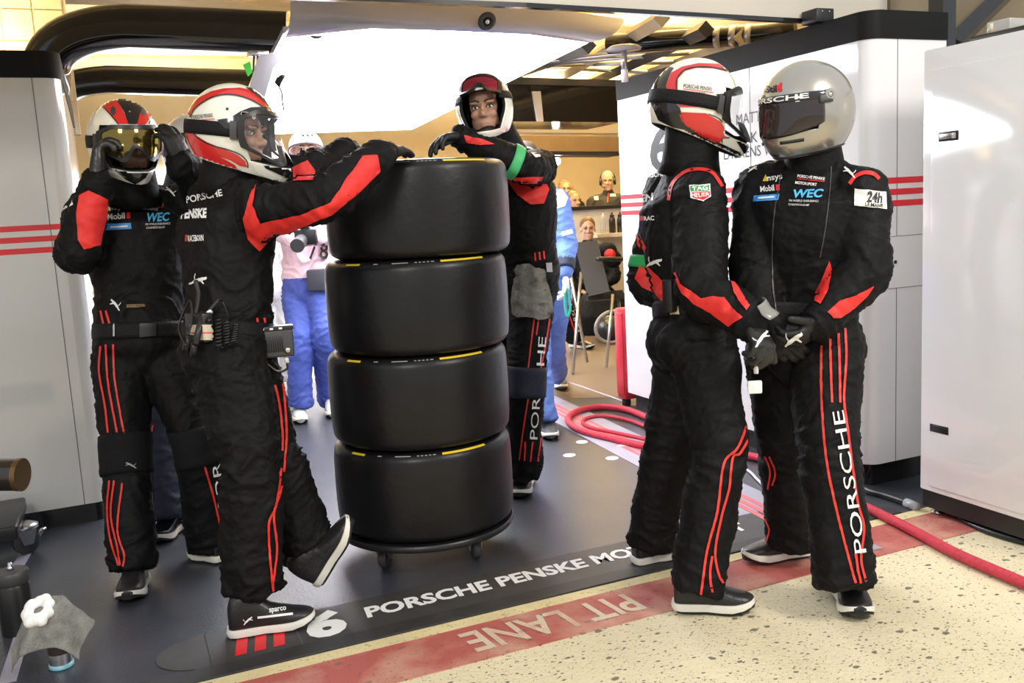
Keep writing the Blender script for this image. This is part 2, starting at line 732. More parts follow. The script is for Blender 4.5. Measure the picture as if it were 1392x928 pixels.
def decal(name, bvh, v2f2, m, parent, off=0.0022):
    V, F = drape(bvh, v2f2[0], v2f2[1], off)
    if not F:
        print('DECAL EMPTY', name, parent.name)
        return None
    if 'letter' in name or 'logo' in name or 'series' in name:
        return mk(name, (V, F), m, parent, smooth=True, recalc=False)
    last = None
    isl = sorted(islands(V, F), key=len, reverse=True)
    for k, fs in enumerate(isl):
        if k and len(fs) < max(6, 0.04 * len(F)):
            continue
        idx = sorted({i for f in fs for i in f})
        mp = {i: q for q, i in enumerate(idx)}
        o = mk(name, ([V[i] for i in idx], [tuple(mp[i] for i in f) for f in fs]), m, parent, smooth=True, recalc=False)
        last = last or o
    return last


CAT = [(99, 15), (90, 4), (85, 11), (73, 16), (58, 25), (43, 38), (31, 51), (23, 57), (13, 50), (6, 38), (3, 22), (8, 22), (12, 36), (19, 46), (23, 50), (19, 66), (13, 78), (3, 90), (0, 99),
       (12, 98), (21, 88), (31, 77), (42, 70), (53, 59), (62, 50), (74, 49), (86, 54), (97, 57), (99, 50), (89, 45), (79, 39), (84, 30), (93, 25)]


def cat2(cx, cy, w, h, rot=0.0, flip=False):
    c, s = math.cos(math.radians(rot)), math.sin(math.radians(rot))
    out = []
    for x, y in CAT:
        x = (x - 50) / 100 * w * (-1 if flip else 1)
        y = (y - 50) / 100 * h
        out.append((cx + x * c - y * s, cy + x * s + y * c))
    return poly2(out, max(1.5, w / 10))


# ================================================================== THE PLACE
def build_room():
    # ground -------------------------------------------------------
    struct('floor_garage', box(-7, 9, 2.775, 16, -0.2, 0.0), FLOORM)
    struct('floor_pit_lane', box(-7, 9, -6, 2.775, -0.2, -0.004), PITM)
    # brown floor colour deeper in the garage
    pts = [G(752, 512), G(900, 500), Vector((9, 6.2, 0)), Vector((9, 15.5, 0)), Vector((2.3, 15.5, 0)), G(560, 500)]
    pts = [Vector((2.6, 5.9, 0)), Vector((3.4, 5.45, 0)), Vector((9, 5.45, 0)), Vector((9, 15.5, 0)), Vector((1.3, 15.5, 0)), Vector((1.5, 7.2, 0))]
    struct('floor_inner', prism([p + Vector((0, 0, 0.002)) for p in pts], (0, 0, -0.004)), BROWNF)
    struct('trim_1', box(-7, 3.6, 2.735, 2.792, -0.02, 0.001), YLINE)
    struct('trim_2', box(-7, 3.6, 2.50, 2.735, -0.02, -0.001), REDPAINT)
    # rubber edge strip and sign strip along the threshold
    struct('trim_3', box(-7, 2.95, 2.795, 2.875, -0.01, 0.006, 0.002), STRIP2)
    # left partition -------------------------------------------------
    yl = 4.66
    def lpanel(z0, z1, off=0.0):
        prof = [(-4, yl - off), (-0.16, yl - off)]
        for k in range(0, 9):
            a = -PI / 2 + PI / 2 * k / 8
            prof.append((-0.16 + (0.07 + off) * math.cos(a), yl + 0.07 + (0.07 + off) * math.sin(a)))
        prof += [(-0.09 + off, 6.9), (-0.19, 6.9), (-0.19, yl + 0.12), (-4, yl + 0.12)]
        return prism([Vector((x, y, z0)) for x, y in prof], (0, 0, z1 - z0))
    w = struct('wall_left', lpanel(0.095, 2.035), WPANEL, True, 30)
    struct('trim_4', lpanel(2.036, 2.15, 0.006), mat('satin_black_cap', (0.008, 0.008, 0.008), 0.55, spec=0.15), True, 30)
    struct('baseboard_left', lpanel(0.0, 0.094, -0.03), BGLOSS, True, 30)
    for zc in (1.385, 1.335, 1.285):
        o = struct('stripe', lpanel(zc - 0.0125, zc + 0.0125, 0.0012), REDP, True, 30, w)
    sx = -0.205
    for x in (sx, -1.25, -2.3):
        struct('seam', box(x - 0.0015, x + 0.0015, yl - 0.0015, yl + 0.005, 0.095, 2.035), SEAM, parent=w)
    # right partition: long run, rounded corner, short front face ----------
    xr, yr = 3.07, 3.10
    def rpanel(z0, z1, off=0.0, ye=5.21):
        prof = [(xr - off, ye)]
        for k in range(0, 9):
            a = PI + PI / 2 * k / 8
            prof.append((xr + 0.07 + (0.07 + off) * math.cos(a), yr + 0.07 + (0.07 + off) * math.sin(a)))
        prof += [(3.52, yr - off), (3.52, yr + 0.12), (xr + 0.14, yr + 0.14), (xr + 0.14, ye)]
        return prism([Vector((x, y, z0)) for x, y in prof], (0, 0, z1 - z0))
    w = struct('wall_right', rpanel(0.11, 1.988), WGLOSS, True, 30)
    struct('trim_5', rpanel(1.989, 2.105, 0.008), mat('satin_black_cap', (0.008, 0.008, 0.008), 0.55, spec=0.15), True, 30)
    struct('baseboard_right', rpanel(0.0, 0.109, -0.04, 5.18), BGLOSS, True, 30)
    for zc in (1.385, 1.335, 1.285):
        struct('stripe', rpanel(zc - 0.0135, zc + 0.0135, 0.0012), REDP, True, 30, w)
    for yy in (3.9, 4.7):
        struct('seam', box(xr - 0.0015, xr + 0.005, yy - 0.0015, yy + 0.0015, 0.11, 1.988), SEAM, parent=w)
    struct('seam', box(3.23, 3.2325, yr - 0.0015, yr + 0.003, 0.11, 1.988), SEAM, parent=w)
    # access hatch on the short face
    hx0, hx1 = PY(1206, 350, yr).x, PY(1257, 350, yr).x
    hz0, hz1 = PY(1230, 390, yr).z, PY(1230, 320, yr).z
    outl = []
    for cx, cz, a0 in ((hx1 - .012, hz1 - .012, 0), (hx0 + .012, hz1 - .012, 90), (hx0 + .012, hz0 + .012, 180), (hx1 - .012, hz0 + .012, 270)):
        for k in range(5):
            a = math.radians(a0 + k * 22.5)
            outl.append(Vector((cx + .012 * math.cos(a), yr - 0.002, cz + .012 * math.sin(a))))
    hatch = struct('hatch', prism(outl, (0, 0.004, 0)), WGLOSS, parent=w)
    struct('hatch_gap', tube(outl, 0.0012, 6, closed=True), SEAM, parent=hatch)
    kx = PY(1216, 356, yr)
    mk('keyhole', xf(lathe([(0.008, 0), (0.008, 0.004)], n=14), frame(kx + Vector((0, -0.004, 0)), (1, 0, 0), (0, -1, 0))), BLACKP, hatch)
    # black metal post and dark structure behind
    struct('wall_post', box(3.52, 3.60, 3.12, 3.20, 0, 3.2), BGLOSS)
    # lintel over the garage mouth
    lt = [(-2.0, 3.375), (1.6, 3.38), (3.10, 3.475), (3.58, 3.50), (3.58, 3.53), (3.10, 3.505), (1.6, 3.41), (-2.0, 3.405)]
    struct('wall_lintel', prism([Vector((x, y, 2.14)) for x, y in lt], (0, 0, 1.2)), HEADER)
    struct('trim_6', prism([Vector((x, y - 0.004, 2.122)) for x, y in lt], (0, 0, 0.018)), BGLOSS)
    # camera block on the partition cap
    b = thing('cap_junction_box', 'small black metal box bolted on top of the black partition cap', 'junction box', (3.06, 3.42, 2.105))
    bo = mk('body', box(3.02, 3.12, 3.36, 3.46, 2.105, 2.165, 0.004), BLACKP, b)
    for k in (0, 1):
        mk('screw', ball((3.05 + 0.04 * k, 3.358, 2.15), 0.004, 8, 6), CHROME, b)
    struct('wall_return', box(3.6, 7.0, 3.5, 3.6, 0, 3.3), mat('brown_return_wall', (0.20, 0.16, 0.10), 0.7, var=0.2, vscale=2))
    struct('wall_brace', tube([PY(1296, 60, 3.4), PY(1420, -62, 3.4)], 0.05, 4), BGLOSS)
    # back and outer walls, ceiling
    struct('wall_back', box(-7, 9, 13.2, 13.4, 0, 3.4), CREAMW)
    # added glowing panel at the rear, gives the floor its bright reflection
    dr = struct('added_glow_panel', box(0.3, 3.3, 13.12, 13.19, 0.02, 2.1), mat('added_panel_glow', (0.85, 0.87, 0.92), 0.4, emit=(0.86, 0.91, 1.0), estr=3.5))
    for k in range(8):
        struct('glow_panel_slat', box(0.3, 3.3, 13.10, 13.12, 0.02 + 0.2625 * k, 0.045 + 0.2625 * k), GANTRY, parent=dr)
    struct('wall_side_left', box(-7.2, -7, 2.8, 13.4, 0, 3.4), CREAMW)
    struct('wall_side_right', box(9, 9.2, 2.8, 13.4, 0, 3.4), CREAMW)
    struct('ceiling', box(-7.2, 9.2, 3.45, 13.4, 3.2, 3.4), CREAM)
    for k, yy in enumerate((5.2, 7.2, 9.2, 11.2)):
        struct('ceiling_beam', box(-7, 9, yy, yy + 0.28, 2.95, 3.2), CREAM)
    # tiled flank of the neighbouring bay at far left, above the partition
    xt = PY(92, 30, 6.95).x
    tl = struct('wall_tiled', box(xt - 1.3, xt, 6.95, 7.05, 2.0, 3.2), CREAMW)
    for i in range(7):
        for j in range(6):
            x0 = xt - 1.29 + i * 0.182
            z0 = 2.01 + j * 0.198
            struct('tile', box(x0, x0 + 0.174, 6.935, 6.955, z0, z0 + 0.19, 0.003, 1), CREAM, parent=tl)


build_room()


# ------------------------------------------------------------------ overhead
def rrect_path(path, w, h, bev=0.3, n=24):
    """rounded box section swept along a path that lies in a vertical plane"""
    path = [Vector(p) for p in path]
    secs = []
    side = None
    for i, p in enumerate(path):
        T = (path[min(i + 1, len(path) - 1)] - path[max(i - 1, 0)]).normalized()
        if side is None:
            a, b, c = path[0], path[len(path) // 2], path[-1]
            side = (b - a).cross(c - b).normalized()
        secs.append((p, side * w / 2, side.cross(T).normalized() * h / 2))
    return loft(secs, n, True, pw=3.6)


def build_overhead():
    # two glossy black tubes of the overhead gantry frame
    def arch(label, p0, p1, p2, p3, h, w):
        path = []
        a, b, c, d = (Vector(q) for q in (p0, p1, p2, p3))
        for k in range(6):
            path.append(a.lerp(b, k / 6))
        for k in range(13):
            t = k / 12
            path.append((1 - t) ** 2 * b + 2 * t * (1 - t) * (b * 0 + Vector(CORNER)) + t * t * c)
        for k in range(1, 9):
            path.append(c.lerp(d, k / 8))
        o = thing('gantry_tube', label, 'tube', (p0[0], p0[1], 0), 'overhead gantry tubes')
        mk('tube', rrect_path(path, w, h), BGLOSS, o, angle=50)
        q = c.lerp(d, 0.22)
        T = (d - c).normalized()
        mk('joint_ring', rrect_path([q - T * 0.006, q, q + T * 0.006], w * 1.01, h * 1.03), SEAM, o, angle=50)
        return o
    global CORNER
    a, b = P(60, 124, 5.2), P(63, 112, 5.2)
    c, d = P(175, 36, 5.25), P(392, 46, 5.3)
    # keep the whole arch in one vertical plane through a and d
    def inplane(p, a, d):
        n = Vector((d - a)); n.z = 0
        n = Vector((-n.y, n.x, 0)).normalized()
        r = p - CAM
        t = (a - CAM).dot(n) / r.dot(n)
        return CAM + r * t
    b, c = inplane(b, a, d), inplane(c, a, d)
    CORNER = inplane(P(78, 42, 5.2), a, d)
    CORNER = Vector((b.x, b.y, c.z))
    arch('thick glossy black tube bending up from the left partition towards the light panel', a, b, c, d, 0.235, 0.2)
    a, b = P(70, 150, 8.2), P(84, 128, 8.2)
    c, d = P(150, 108, 8.2), P(372, 115, 8.3)
    b, c = inplane(b, a, d), inplane(c, a, d)
    CORNER = Vector((b.x + 0.05, b.y, c.z))
    arch('thinner glossy black tube running below and behind the thick one', a, b, c, d, 0.24, 0.2)

    # light panel --------------------------------------------------
    zl = 2.20
    under = [G(x, y, zl) for x, y in ((386, 52), (455, 44), (504, 39), (612, 42), (720, 47), (800, 58), (560, 176), (316, 184))]
    lp = thing('overhead_light_panel', 'huge white glowing light panel hung over the garage bay', 'light panel', (under[0].x, under[0].y, 0))
    for v in under:
        v.z = zl
    mk('diffuser', prism(under, (0, 0, 0.02)), LIGHT, lp, smooth=False)
    # rounded white shell around the front edge
    rails = (((386, 52), (396, 4)), ((455, 44), (445, -6)), ((504, 39), (504, 0)), ((612, 42), (612, 5)), ((720, 47), (720, 10)), ((800, 58), (850, 27)))
    V, F = [], []
    for (lo, hi) in rails:
        a_, b_ = G(*lo, zl), G(*hi, zl + 0.13)
        for k in range(9):
            t = k / 8
            q = a_.lerp(b_, t)
            V.append(q + Vector((0, -0.05, -0.03)) * math.sin(PI * t))
    F = [(i * 9 + k, i * 9 + k + 1, i * 9 + k + 10, i * 9 + k + 9) for i in range(len(rails) - 1) for k in range(8)]
    n_ = len(V)
    V = V + [v + Vector((0, 0.02, 0.012)) for v in V]
    F = F + [tuple(i + n_ for i in reversed(f)) for f in F]
    mk('front_shell', (V, F), GANTRY, lp, recalc=False)
    back = [p + Vector((0, 0, 0.022)) for p in under]
    mk('housing', prism(back, (0, 0, 0.03)), GANTRY, lp, smooth=False)
    # round bolts seen on the shell
    for px, py, r in ((655, 29, 0.045), (426, 41, 0.042)):
        c = G(px, py, zl + (0.045 if px > 500 else 0.035)) + Vector((0, -0.06, -0.01))
        M = frame(c, (1, 0, 0), (0.1, -0.8, -0.55))
        fx = mk('ring', xf(lathe([(r, 0), (r, 0.006), (r * 0.75, 0.012), (r * .45, 0.008), (r * .45, 0.0)], n=28), M), DPLAST, lp)
        mk('bolt', xf(lathe([(r * .28, 0.0), (r * .28, 0.012), (r * .12, 0.016)], n=14), M), CHROME, fx)
    # white bracket at the left flank
    br = [P(342, 78, 4.6), P(372, 68, 4.6), P(392, 40, 4.6), P(470, 40, 4.6), P(440, 120, 4.6), P(322, 172, 4.6), P(316, 150, 4.6)]
    mk('bracket', prism([P(382, 55, 4.55), P(398, 62, 4.55), P(372, 92, 4.55), P(352, 160, 4.55), P(322, 188, 4.55), P(312, 184, 4.55), P(338, 120, 4.55), P(352, 76, 4.55), P(374, 72, 4.55)], (0.0, 0.03, 0)), GANTRY, lp, smooth=False)
    # black plug on a cable hanging in front of the bracket
    pl = thing('hanging_plug', 'small black plug dangling on its cable below the glowing light panel', 'plug', P(383, 150, 4.4))
    mk('plug_body', loft([(P(385, 102, 4.4), RGT * 0.013, FWD * 0.009), (P(381, 106, 4.4), RGT * 0.02, FWD * 0.012), (P(378, 112, 4.4), RGT * 0.018, FWD * 0.012), (P(379, 117, 4.4), RGT * 0.008, FWD * 0.008)], 10), PLAST, pl)
    mk('cable', tube(catmull([P(379, 117, 4.4), P(383, 126, 4.4), P(384, 138, 4.4), P(386, 150, 4.4)]), 0.004, 6), CABLE, pl)
    mk('hook', tube(catmull([P(386, 103, 4.4), P(386, 103, 4.4).lerp(G(392, 70, 2.195), 0.5) + RGT * 0.004, G(392, 70, 2.195)]), 0.002, 6), CABLE, pl)
    # post with cables and a green tag at the panel's left corner
    po = thing('cable_drop', 'two black cables hanging from a bracket with a bright green tag', 'cable', P(346, 120, 4.7))
    for dx in (0, 5):
        mk('cable', tube(catmull([P(346 + dx, 70, 4.7), P(345 + dx, 90, 4.7), P(346 + dx * 1.2, 110, 4.7), P(349 + dx, 124, 4.7)]), 0.006, 8), CABLE, po)
    mk('bracket', box(*[v for pr in zip(P(336, 78, 4.7), P(362, 72, 4.66)) for v in (min(pr), max(pr) + 0.012)], 0.003), STEEL, po)
    mk('tag', prism([P(330, 88, 4.68), P(340, 83, 4.68), P(343, 98, 4.68), P(337, 104, 4.68)], FWD * 0.002), mat('green_tag', (0.10, 0.75, 0.10), 0.6), po, smooth=False)

    # right-hand overhead: black duct box, pipe, beams ---------------
    def slab(name, label, cat, px, yy, th, m, top=True):
        pts = [PY(x, y, yy) for x, y in px]
        o = mk(name, prism(pts, (0, th, 0)), m, smooth=False)
        return tag(o, label, cat) if top else o
    du = thing('black_duct_box', 'long black duct box hanging over the back of the garage', 'duct', (3.3, 6.6, 0))
    pts = [PY(690, 106, 6.6), PY(846, 110, 6.6), PY(846, 166, 6.6), PY(690, 165, 6.6)]
    mk('box', prism(pts, (0, 0.6, 0)), BGLOSS, du, smooth=False)
    pts = [PY(684, 104, 6.58), PY(850, 109, 6.58), PY(850, 118, 6.58), PY(684, 114, 6.58)]
    mk('lip', prism(pts, (0, 0.02, 0)), DPLAST, du, smooth=False)
    pts = [PY(724, 124, 6.58), PY(735, 124, 6.58), PY(739, 165, 6.58), PY(731, 165, 6.58)]
    mk('tag_strip', prism(pts, (0, 0.02, 0)), HEADER, du, smooth=False)
    pi = thing('ceiling_pipe', 'shiny black round ceiling pipe with banded joints', 'pipe', (4.0, 5.4, 0))
    a, b = P(828, 60, 5.9), P(1080, 44, 5.3)
    mk('pipe', tube([a.lerp(b, k / 6) for k in range(7)], 0.062, 20), BGLOSS, pi)
    for t in (0.62, 0.70, 0.78):
        q, T = a.lerp(b, t), (b - a).normalized()
        mk('band', tube([q - T * 0.02, q + T * 0.02], 0.066, 20), STEEL, pi)
    # round ceiling lamp on a stem seen below the pipe
    cl = thing('dish_lamp', 'flat round white dish lamp below the black ceiling pipe', 'lamp', P(848, 66, 5.45))
    c = P(848, 66, 5.45)
    mk('dish', lathe([(0.02, 0.02), (0.085, 0.014), (0.105, 0.0), (0.10, -0.010), (0.02, -0.014)], c, 32), GANTRY, cl)
    mk('stem', tube([c + Vector((0, 0, -0.01)), c + Vector((0, 0, -0.12))], 0.018, 10), STEEL, cl)
    mk('post', box(c.x - 0.015, c.x + 0.015, c.y - 0.015, c.y + 0.015, c.z - 0.19, c.z - 0.12), WCLOTH, cl)
    # wooden ceiling boards: pale panels between dark battens
    bo = thing('ceiling_panel_frame', 'slanted timber frame of ceiling panels above the right partition', 'ceiling frame', (3.6, 7.0, 0))
    for k, (x0, y0, x1, y1) in enumerate(((760, 105, 900, 25), (800, 112, 960, 40), (850, 108, 1010, 50), (700, 100, 800, 62))):
        a, b = P(x0, y0, 8.2), P(x1, y1, 5.2 + 0.1 * k)
        mk('batten', tube([a, b], 0.05, 4), DPLAST if k % 2 else CREAM, bo, smooth=False)
    for k in range(4):
        a, b = P(745, 92 - 3 * k, 7.8 - 0.5 * k), P(880 + 40 * k, 98 - 14 * k, 7.0 - 0.4 * k)
        mk('cross_bar', tube([a, b], 0.018, 6), STEEL, bo)
    # beams at the back
    for nm, lab, px, yy, th, m in (
        ('cross_beam', 'pale cross beam below the black duct box', ((690, 168), (846, 172), (846, 181), (690, 180)), 7.6, 0.15, CREAMW),
        ('beam_casing', 'brown beam casing in front of the lit back wall', ((690, 184), (846, 186), (846, 206), (690, 205)), 8.2, 0.3, mat('brown_beam_paint', (0.16, 0.11, 0.06), 0.6)),
        ('dark_rail', 'thin dark rail under the brown beam casing', ((690, 205), (846, 207), (846, 211), (690, 210)), 8.19, 0.3, BLACKP)):
        slab(nm, lab, 'beam', px, yy, th, m)
    # bare bulb
    bl = thing('bare_bulb', 'glowing bare bulb on the back wall', 'lamp', PY(757, 219, 8.34))
    mk('bulb', ball(PY(757, 219, 8.34), 0.038, 16, 10), mat('bulb_glow', (1, 1, 1), 0.3, emit=(1.0, 0.93, 0.8), estr=25), bl)
    mk('socket', lathe([(0.018, 0.03), (0.018, 0.052)], PY(757, 219, 8.34), 12), PLAST, bl)


build_overhead()


# ------------------------------------------------------------------ tyres on their dolly
TC = Vector((1.094, 3.507, 0))
R_T, W_T = 0.355, 0.355


def build_tyres():
    prof = []
    half = [(0.357, 0.0), (0.3565, 0.06), (0.355, 0.11), (0.3525, 0.135)]
    for k in range(1, 9):
        a = PI / 2 * k / 8
        half.append((0.3525 - 0.042 + 0.042 * math.cos(a), 0.135 + 0.0405 * math.sin(a)))
    half += [(0.290, 0.1775), (0.268, 0.175), (0.250, 0.168), (0.236, 0.156), (0.229, 0.150)]
    outer = [(r, -z) for r, z in reversed(half)] + half[1:]
    inner = [(0.222, 0.146), (0.222, -0.146)]
    prof = outer + inner
    shifts = (0.004, 0.008, 0.026, 0.050)
    whats = ('bottom slick tyre of the stack, resting on the round dolly', 'second slick tyre of the stack, right above the bottom one',
             'third slick tyre of the stack, right under the top one', 'top slick tyre of the stack with arms resting on it')
    for i in range(4):
        c = TC + Vector((RGT.x, RGT.y, 0)).normalized() * shifts[i] + Vector((0, 0, 0.13 + W_T * (i + 0.5)))
        t = thing('slick_tyre', whats[i], 'tyre', c - Vector((0, 0, W_T / 2)), 'slick racing tyres stacked on a dolly')
        mk('rubber', lathe(prof, c, 96, closed=True), TYRE, t, angle=60)
        rim = [(0.221, -0.145), (0.221, 0.145), (0.21, 0.145), (0.20, 0.10), (0.195, -0.10), (0.21, -0.145)]
        w = mk('wheel_rim', lathe(rim, c, 64, closed=True), RIMM, t, angle=40)
        mk('hub', lathe([(0.075, 0.10), (0.06, 0.118), (0.035, 0.12), (0.034, 0.06)], c, 32), RIMM, w, angle=40)
        for k in range(10):
            a = 2 * PI * k / 10
            u = Vector((math.cos(a), math.sin(a), 0))
            s = Vector((-math.sin(a), math.cos(a), 0))
            mk('spoke', loft([(c + u * 0.06 + Vector((0, 0, 0.105)), s * 0.014, Vector((0, 0, 0.010))), (c + u * 0.20 + Vector((0, 0, 0.112)), s * 0.010, Vector((0, 0, 0.012)))], 8), RIMM, w)
        # marks moulded and painted on the upper shoulder
        toc = math.atan2(-c.y, -c.x)          # towards the viewer's side
        def arc(a0, a1, r0, r1, m, nm):
            V, F = [], []
            n = max(2, int((a1 - a0) / math.radians(1.5)))
            for j in range(n + 1):
                a = toc + a0 + (a1 - a0) * j / n
                for r in (r0, r1):
                    # height of the shoulder at this radius
                    q = min(1.0, max(0.0, (r - 0.3105) / 0.042))
                    z = 0.135 + 0.0405 * math.sqrt(max(0, 1 - q * q)) + 0.0006
                    V.append(c + Vector((r * math.cos(a), r * math.sin(a), z)))
            F = [(2 * j, 2 * j + 1, 2 * j + 3, 2 * j + 2) for j in range(n)]
            mk(nm, (V, F), m, t)
        tw = 0.03 * i
        arc(math.radians(12) + tw, math.radians(44) + tw, 0.334, 0.3415, YELP, 'yellow_band')
        arc(math.radians(-52) + tw, math.radians(-40) + tw, 0.334, 0.3415, YELP, 'yellow_band')
        for a0, a1 in ((-30, -27), (-18, -8), (-4, -2.5), (-1.5, 0), (1, 2.5), (3.5, 5), (6, 8)):
            arc(math.radians(a0) + tw, math.radians(a1) + tw, 0.336, 0.3395, mat('grey_sidewall_print', (0.30, 0.30, 0.30), 0.6), 'sidewall_mark')
    d = thing('tyre_dolly', 'round black wheeled dolly under the tyre stack', 'dolly', TC)
    mk('plate', lathe([(0.30, 0.105), (0.352, 0.105), (0.357, 0.112), (0.357, 0.124), (0.352, 0.13), (0.30, 0.13)], TC, 64), PLAST, d, angle=40)
    ax = (Vector((1.22, 3.289, 0)) - Vector((0.872, 3.388, 0))).normalized()
    ay = Vector((-ax.y, ax.x, 0))
    for sx in (-1, 1):
        for sy in (-1, 1):
            c = TC + ax * 0.178 * sx + ay * 0.178 * sy
            cs = mk('caster', box(c.x - 0.032, c.x + 0.032, c.y - 0.032, c.y + 0.032, 0.095, 0.105, 0.002), STEEL, d)
            fw = (Vector((RGT.x, RGT.y, 0)) * 0.97 + ay * 0.25 * sx).normalized()
            M = frame(c + Vector((0, 0, 0.04)), fw, (0, 0, 1)) @ Matrix.Rotation(0, 4, 'X')
            wheel = xf(lathe([(0.012, -0.016), (0.034, -0.016), (0.040, -0.010), (0.040, 0.010), (0.034, 0.016), (0.012, 0.016)], n=28), frame(c + Vector((0, 0, 0.040)), (0, 0, 1), fw))
            mk('wheel', wheel, DPLAST, cs, angle=40)
            for q in (-1, 1):
                a = c + fw * 0.021 * q
                s = Vector((-fw.y, fw.x, 0))
                mk('fork', prism([a + s * -0.022 + Vector((0, 0, 0.095)), a + s * 0.022 + Vector((0, 0, 0.095)), a + s * 0.012 + Vector((0, 0, 0.034)), a + s * -0.012 + Vector((0, 0, 0.034))], fw * 0.003 * q), STEEL, cs, smooth=False)


build_tyres()


# ------------------------------------------------------------------ white cabinet at the right
def build_cabinet():
    c = thing('white_cabinet', 'tall white glossy cabinet standing at the edge of the pit lane', 'cabinet', (3.3, 2.3, 0))
    x0, x1, y0, y1 = 3.03, 3.75, 1.75, 2.775
    mk('body', box(x0, x1, y0, y1, 0.10, 1.878, 0.006), WGLOSS, c, angle=40)
    mk('plinth', box(x0 + 0.004, x1 - 0.02, y0 + 0.01, y1 - 0.012, 0.028, 0.10), BLACKP, c, smooth=False)
    dr = mk('door', box(x0 - 0.006, x0 + 0.01, y0 + 0.02, y1 - 0.045, 0.125, 1.80, 0.003), WGLOSS, c, angle=40)
    z = PX(1290, 185, x0).z
    y = PX(1291, 185, x0).y
    mk('latch_plate', box(x0 - 0.009, x0 - 0.005, y - 0.045, y + 0.045, z - 0.018, z + 0.018, 0.002), PLAST, dr)
    mk('latch_lever', box(x0 - 0.013, x0 - 0.008, y - 0.02, y + 0.038, z - 0.010, z + 0.010, 0.002), STEEL, dr)
    mk('latch_knob', box(x0 - 0.014, x0 - 0.008, y - 0.036, y - 0.022, z - 0.011, z + 0.011, 0.002), GANTRY, dr)
    z, y = PX(1278, 583, x0).z, PX(1278, 583, x0).y
    mk('recessed_grip', box(x0 - 0.008, x0 - 0.005, y - 0.045, y + 0.045, z - 0.016, z + 0.016, 0.001), PLAST, dr)
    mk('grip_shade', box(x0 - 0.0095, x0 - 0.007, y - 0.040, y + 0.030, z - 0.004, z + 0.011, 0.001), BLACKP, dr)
    for fy in (y1 - 0.05, y0 + 0.06):
        ft = mk('foot', lathe([(0.026, 0.0), (0.026, 0.006), (0.008, 0.016), (0.008, 0.034)], (x0 + 0.045, fy, 0), 20), STEEL, c)
    for fy in (y1 - 0.05, y0 + 0.06):
        mk('foot', lathe([(0.026, 0.0), (0.026, 0.006), (0.008, 0.016), (0.008, 0.034)], (x1 - 0.06, fy, 0), 20), STEEL, c)
    # black lid and clear case lying on top
    k = thing('black_case_lid', 'flat black lid lying on top of the white cabinet', 'lid', (3.35, 2.3, 1.878))
    mk('lid', box(3.09, 3.62, 1.9, 2.62, 1.8785, 1.905, 0.01), PLAST, k, angle=40)
    mk('rim', box(3.07, 3.64, 1.88, 2.64, 1.8785, 1.887, 0.003), PLAST, k)
    mk('hump', loft([(Vector((3.36, 2.25, 1.905)), Vector((0.2, 0, 0)), Vector((0, 0.2, 0))), (Vector((3.36, 2.25, 1.945)), Vector((0.17, 0, 0)), Vector((0, 0.17, 0)))], 24, pw=4), PLAST, k)
    b = thing('clear_box', 'small clear plastic box standing on the black lid', 'box', (3.2, 2.43, 1.905))
    mk('box', box(3.16, 3.28, 2.50, 2.60, 1.9055, 1.955, 0.004), mat('clear_plastic', (0.6, 0.6, 0.58), 0.1, alpha=0.6), b)
    mk('label_strip', box(3.158, 3.162, 2.57, 2.59, 1.912, 1.948), CREAMW, b)


build_cabinet()


# ================================================================== PEOPLE
def v3(p):
    return P(*p) if len(p) == 3 else Vector(p)


def seg_frame(V, a, b):
    ab = b - a
    L2 = ab.dot(ab)
    t = ((V - np.array(a)) @ np.array(ab)) / L2
    tc = np.clip(t, 0, 1)
    q = np.array(a)[None, :] + tc[:, None] * np.array(ab)[None, :]
    return t, np.linalg.norm(V - q, axis=1), q


def limb(pts, rad, k=5, ref=None, end=True):
    """tapered tube through joints, radii given per joint and interpolated, with a rounded bend"""
    P_ = catmull(pts, k)
    n = len(pts) - 1
    R_ = []
    for i in range(len(P_)):
        s = i / k
        j = min(int(s), n - 1)
        f = s - j
        R_.append(rad[j] * (1 - f) + rad[j + 1] * f)
    if not end:
        return J(tube(P_, R_, 18), ball(P_[0], R_[0]))
    return J(tube(P_, R_, 18), ball(P_[0], R_[0]), ball(P_[-1], R_[-1] * 0.96))


def make_head(c, fwd, up, s=1.0):
    """face, skull, nose, lips, brows, ears: one surface"""
    M = frame(c, fwd, up)
    def e(x, y, z, a, b, d):
        return xf(ball((0, 0, 0), 1, 20, 14, (Vector((a, 0, 0)), Vector((0, b, 0)), Vector((0, 0, d)))), M @ Matrix.Translation((x * s, y * s, z * s)) @ Matrix.Scale(s, 4))
    parts = [e(-0.012, 0, 0.035, 0.096, 0.076, 0.092), e(0.028, 0, -0.045, 0.062, 0.060, 0.072), e(0.052, 0, -0.092, 0.032, 0.034, 0.024),
             e(0.068, 0.030, -0.020, 0.022, 0.026, 0.022), e(0.068, -0.030, -0.020, 0.022, 0.026, 0.022),
             e(0.098, 0, -0.020, 0.018, 0.0125, 0.016), e(0.092, 0.011, -0.026, 0.012, 0.009, 0.009), e(0.092, -0.011, -0.026, 0.012, 0.009, 0.009),
             e(0.086, 0, 0.000, 0.012, 0.0095, 0.028),
             e(0.078, 0.030, 0.030, 0.016, 0.026, 0.010), e(0.078, -0.030, 0.030, 0.016, 0.026, 0.010),
             e(0.079, 0, -0.057, 0.014, 0.026, 0.0065), e(0.078, 0, -0.068, 0.013, 0.022, 0.0075),
             e(-0.01, 0.078, -0.005, 0.016, 0.008, 0.030), e(-0.01, -0.078, -0.005, 0.016, 0.008, 0.030),
             xf(tube([(-0.015, 0, -0.05), (-0.02, 0, -0.18)], 0.056, 16), M @ Matrix.Scale(s, 4))]
    V, F, N = smooth_remesh(J(*parts), 0.0045 * s, 3, 0.5)
    return [Vector(v) for v in V], F, M


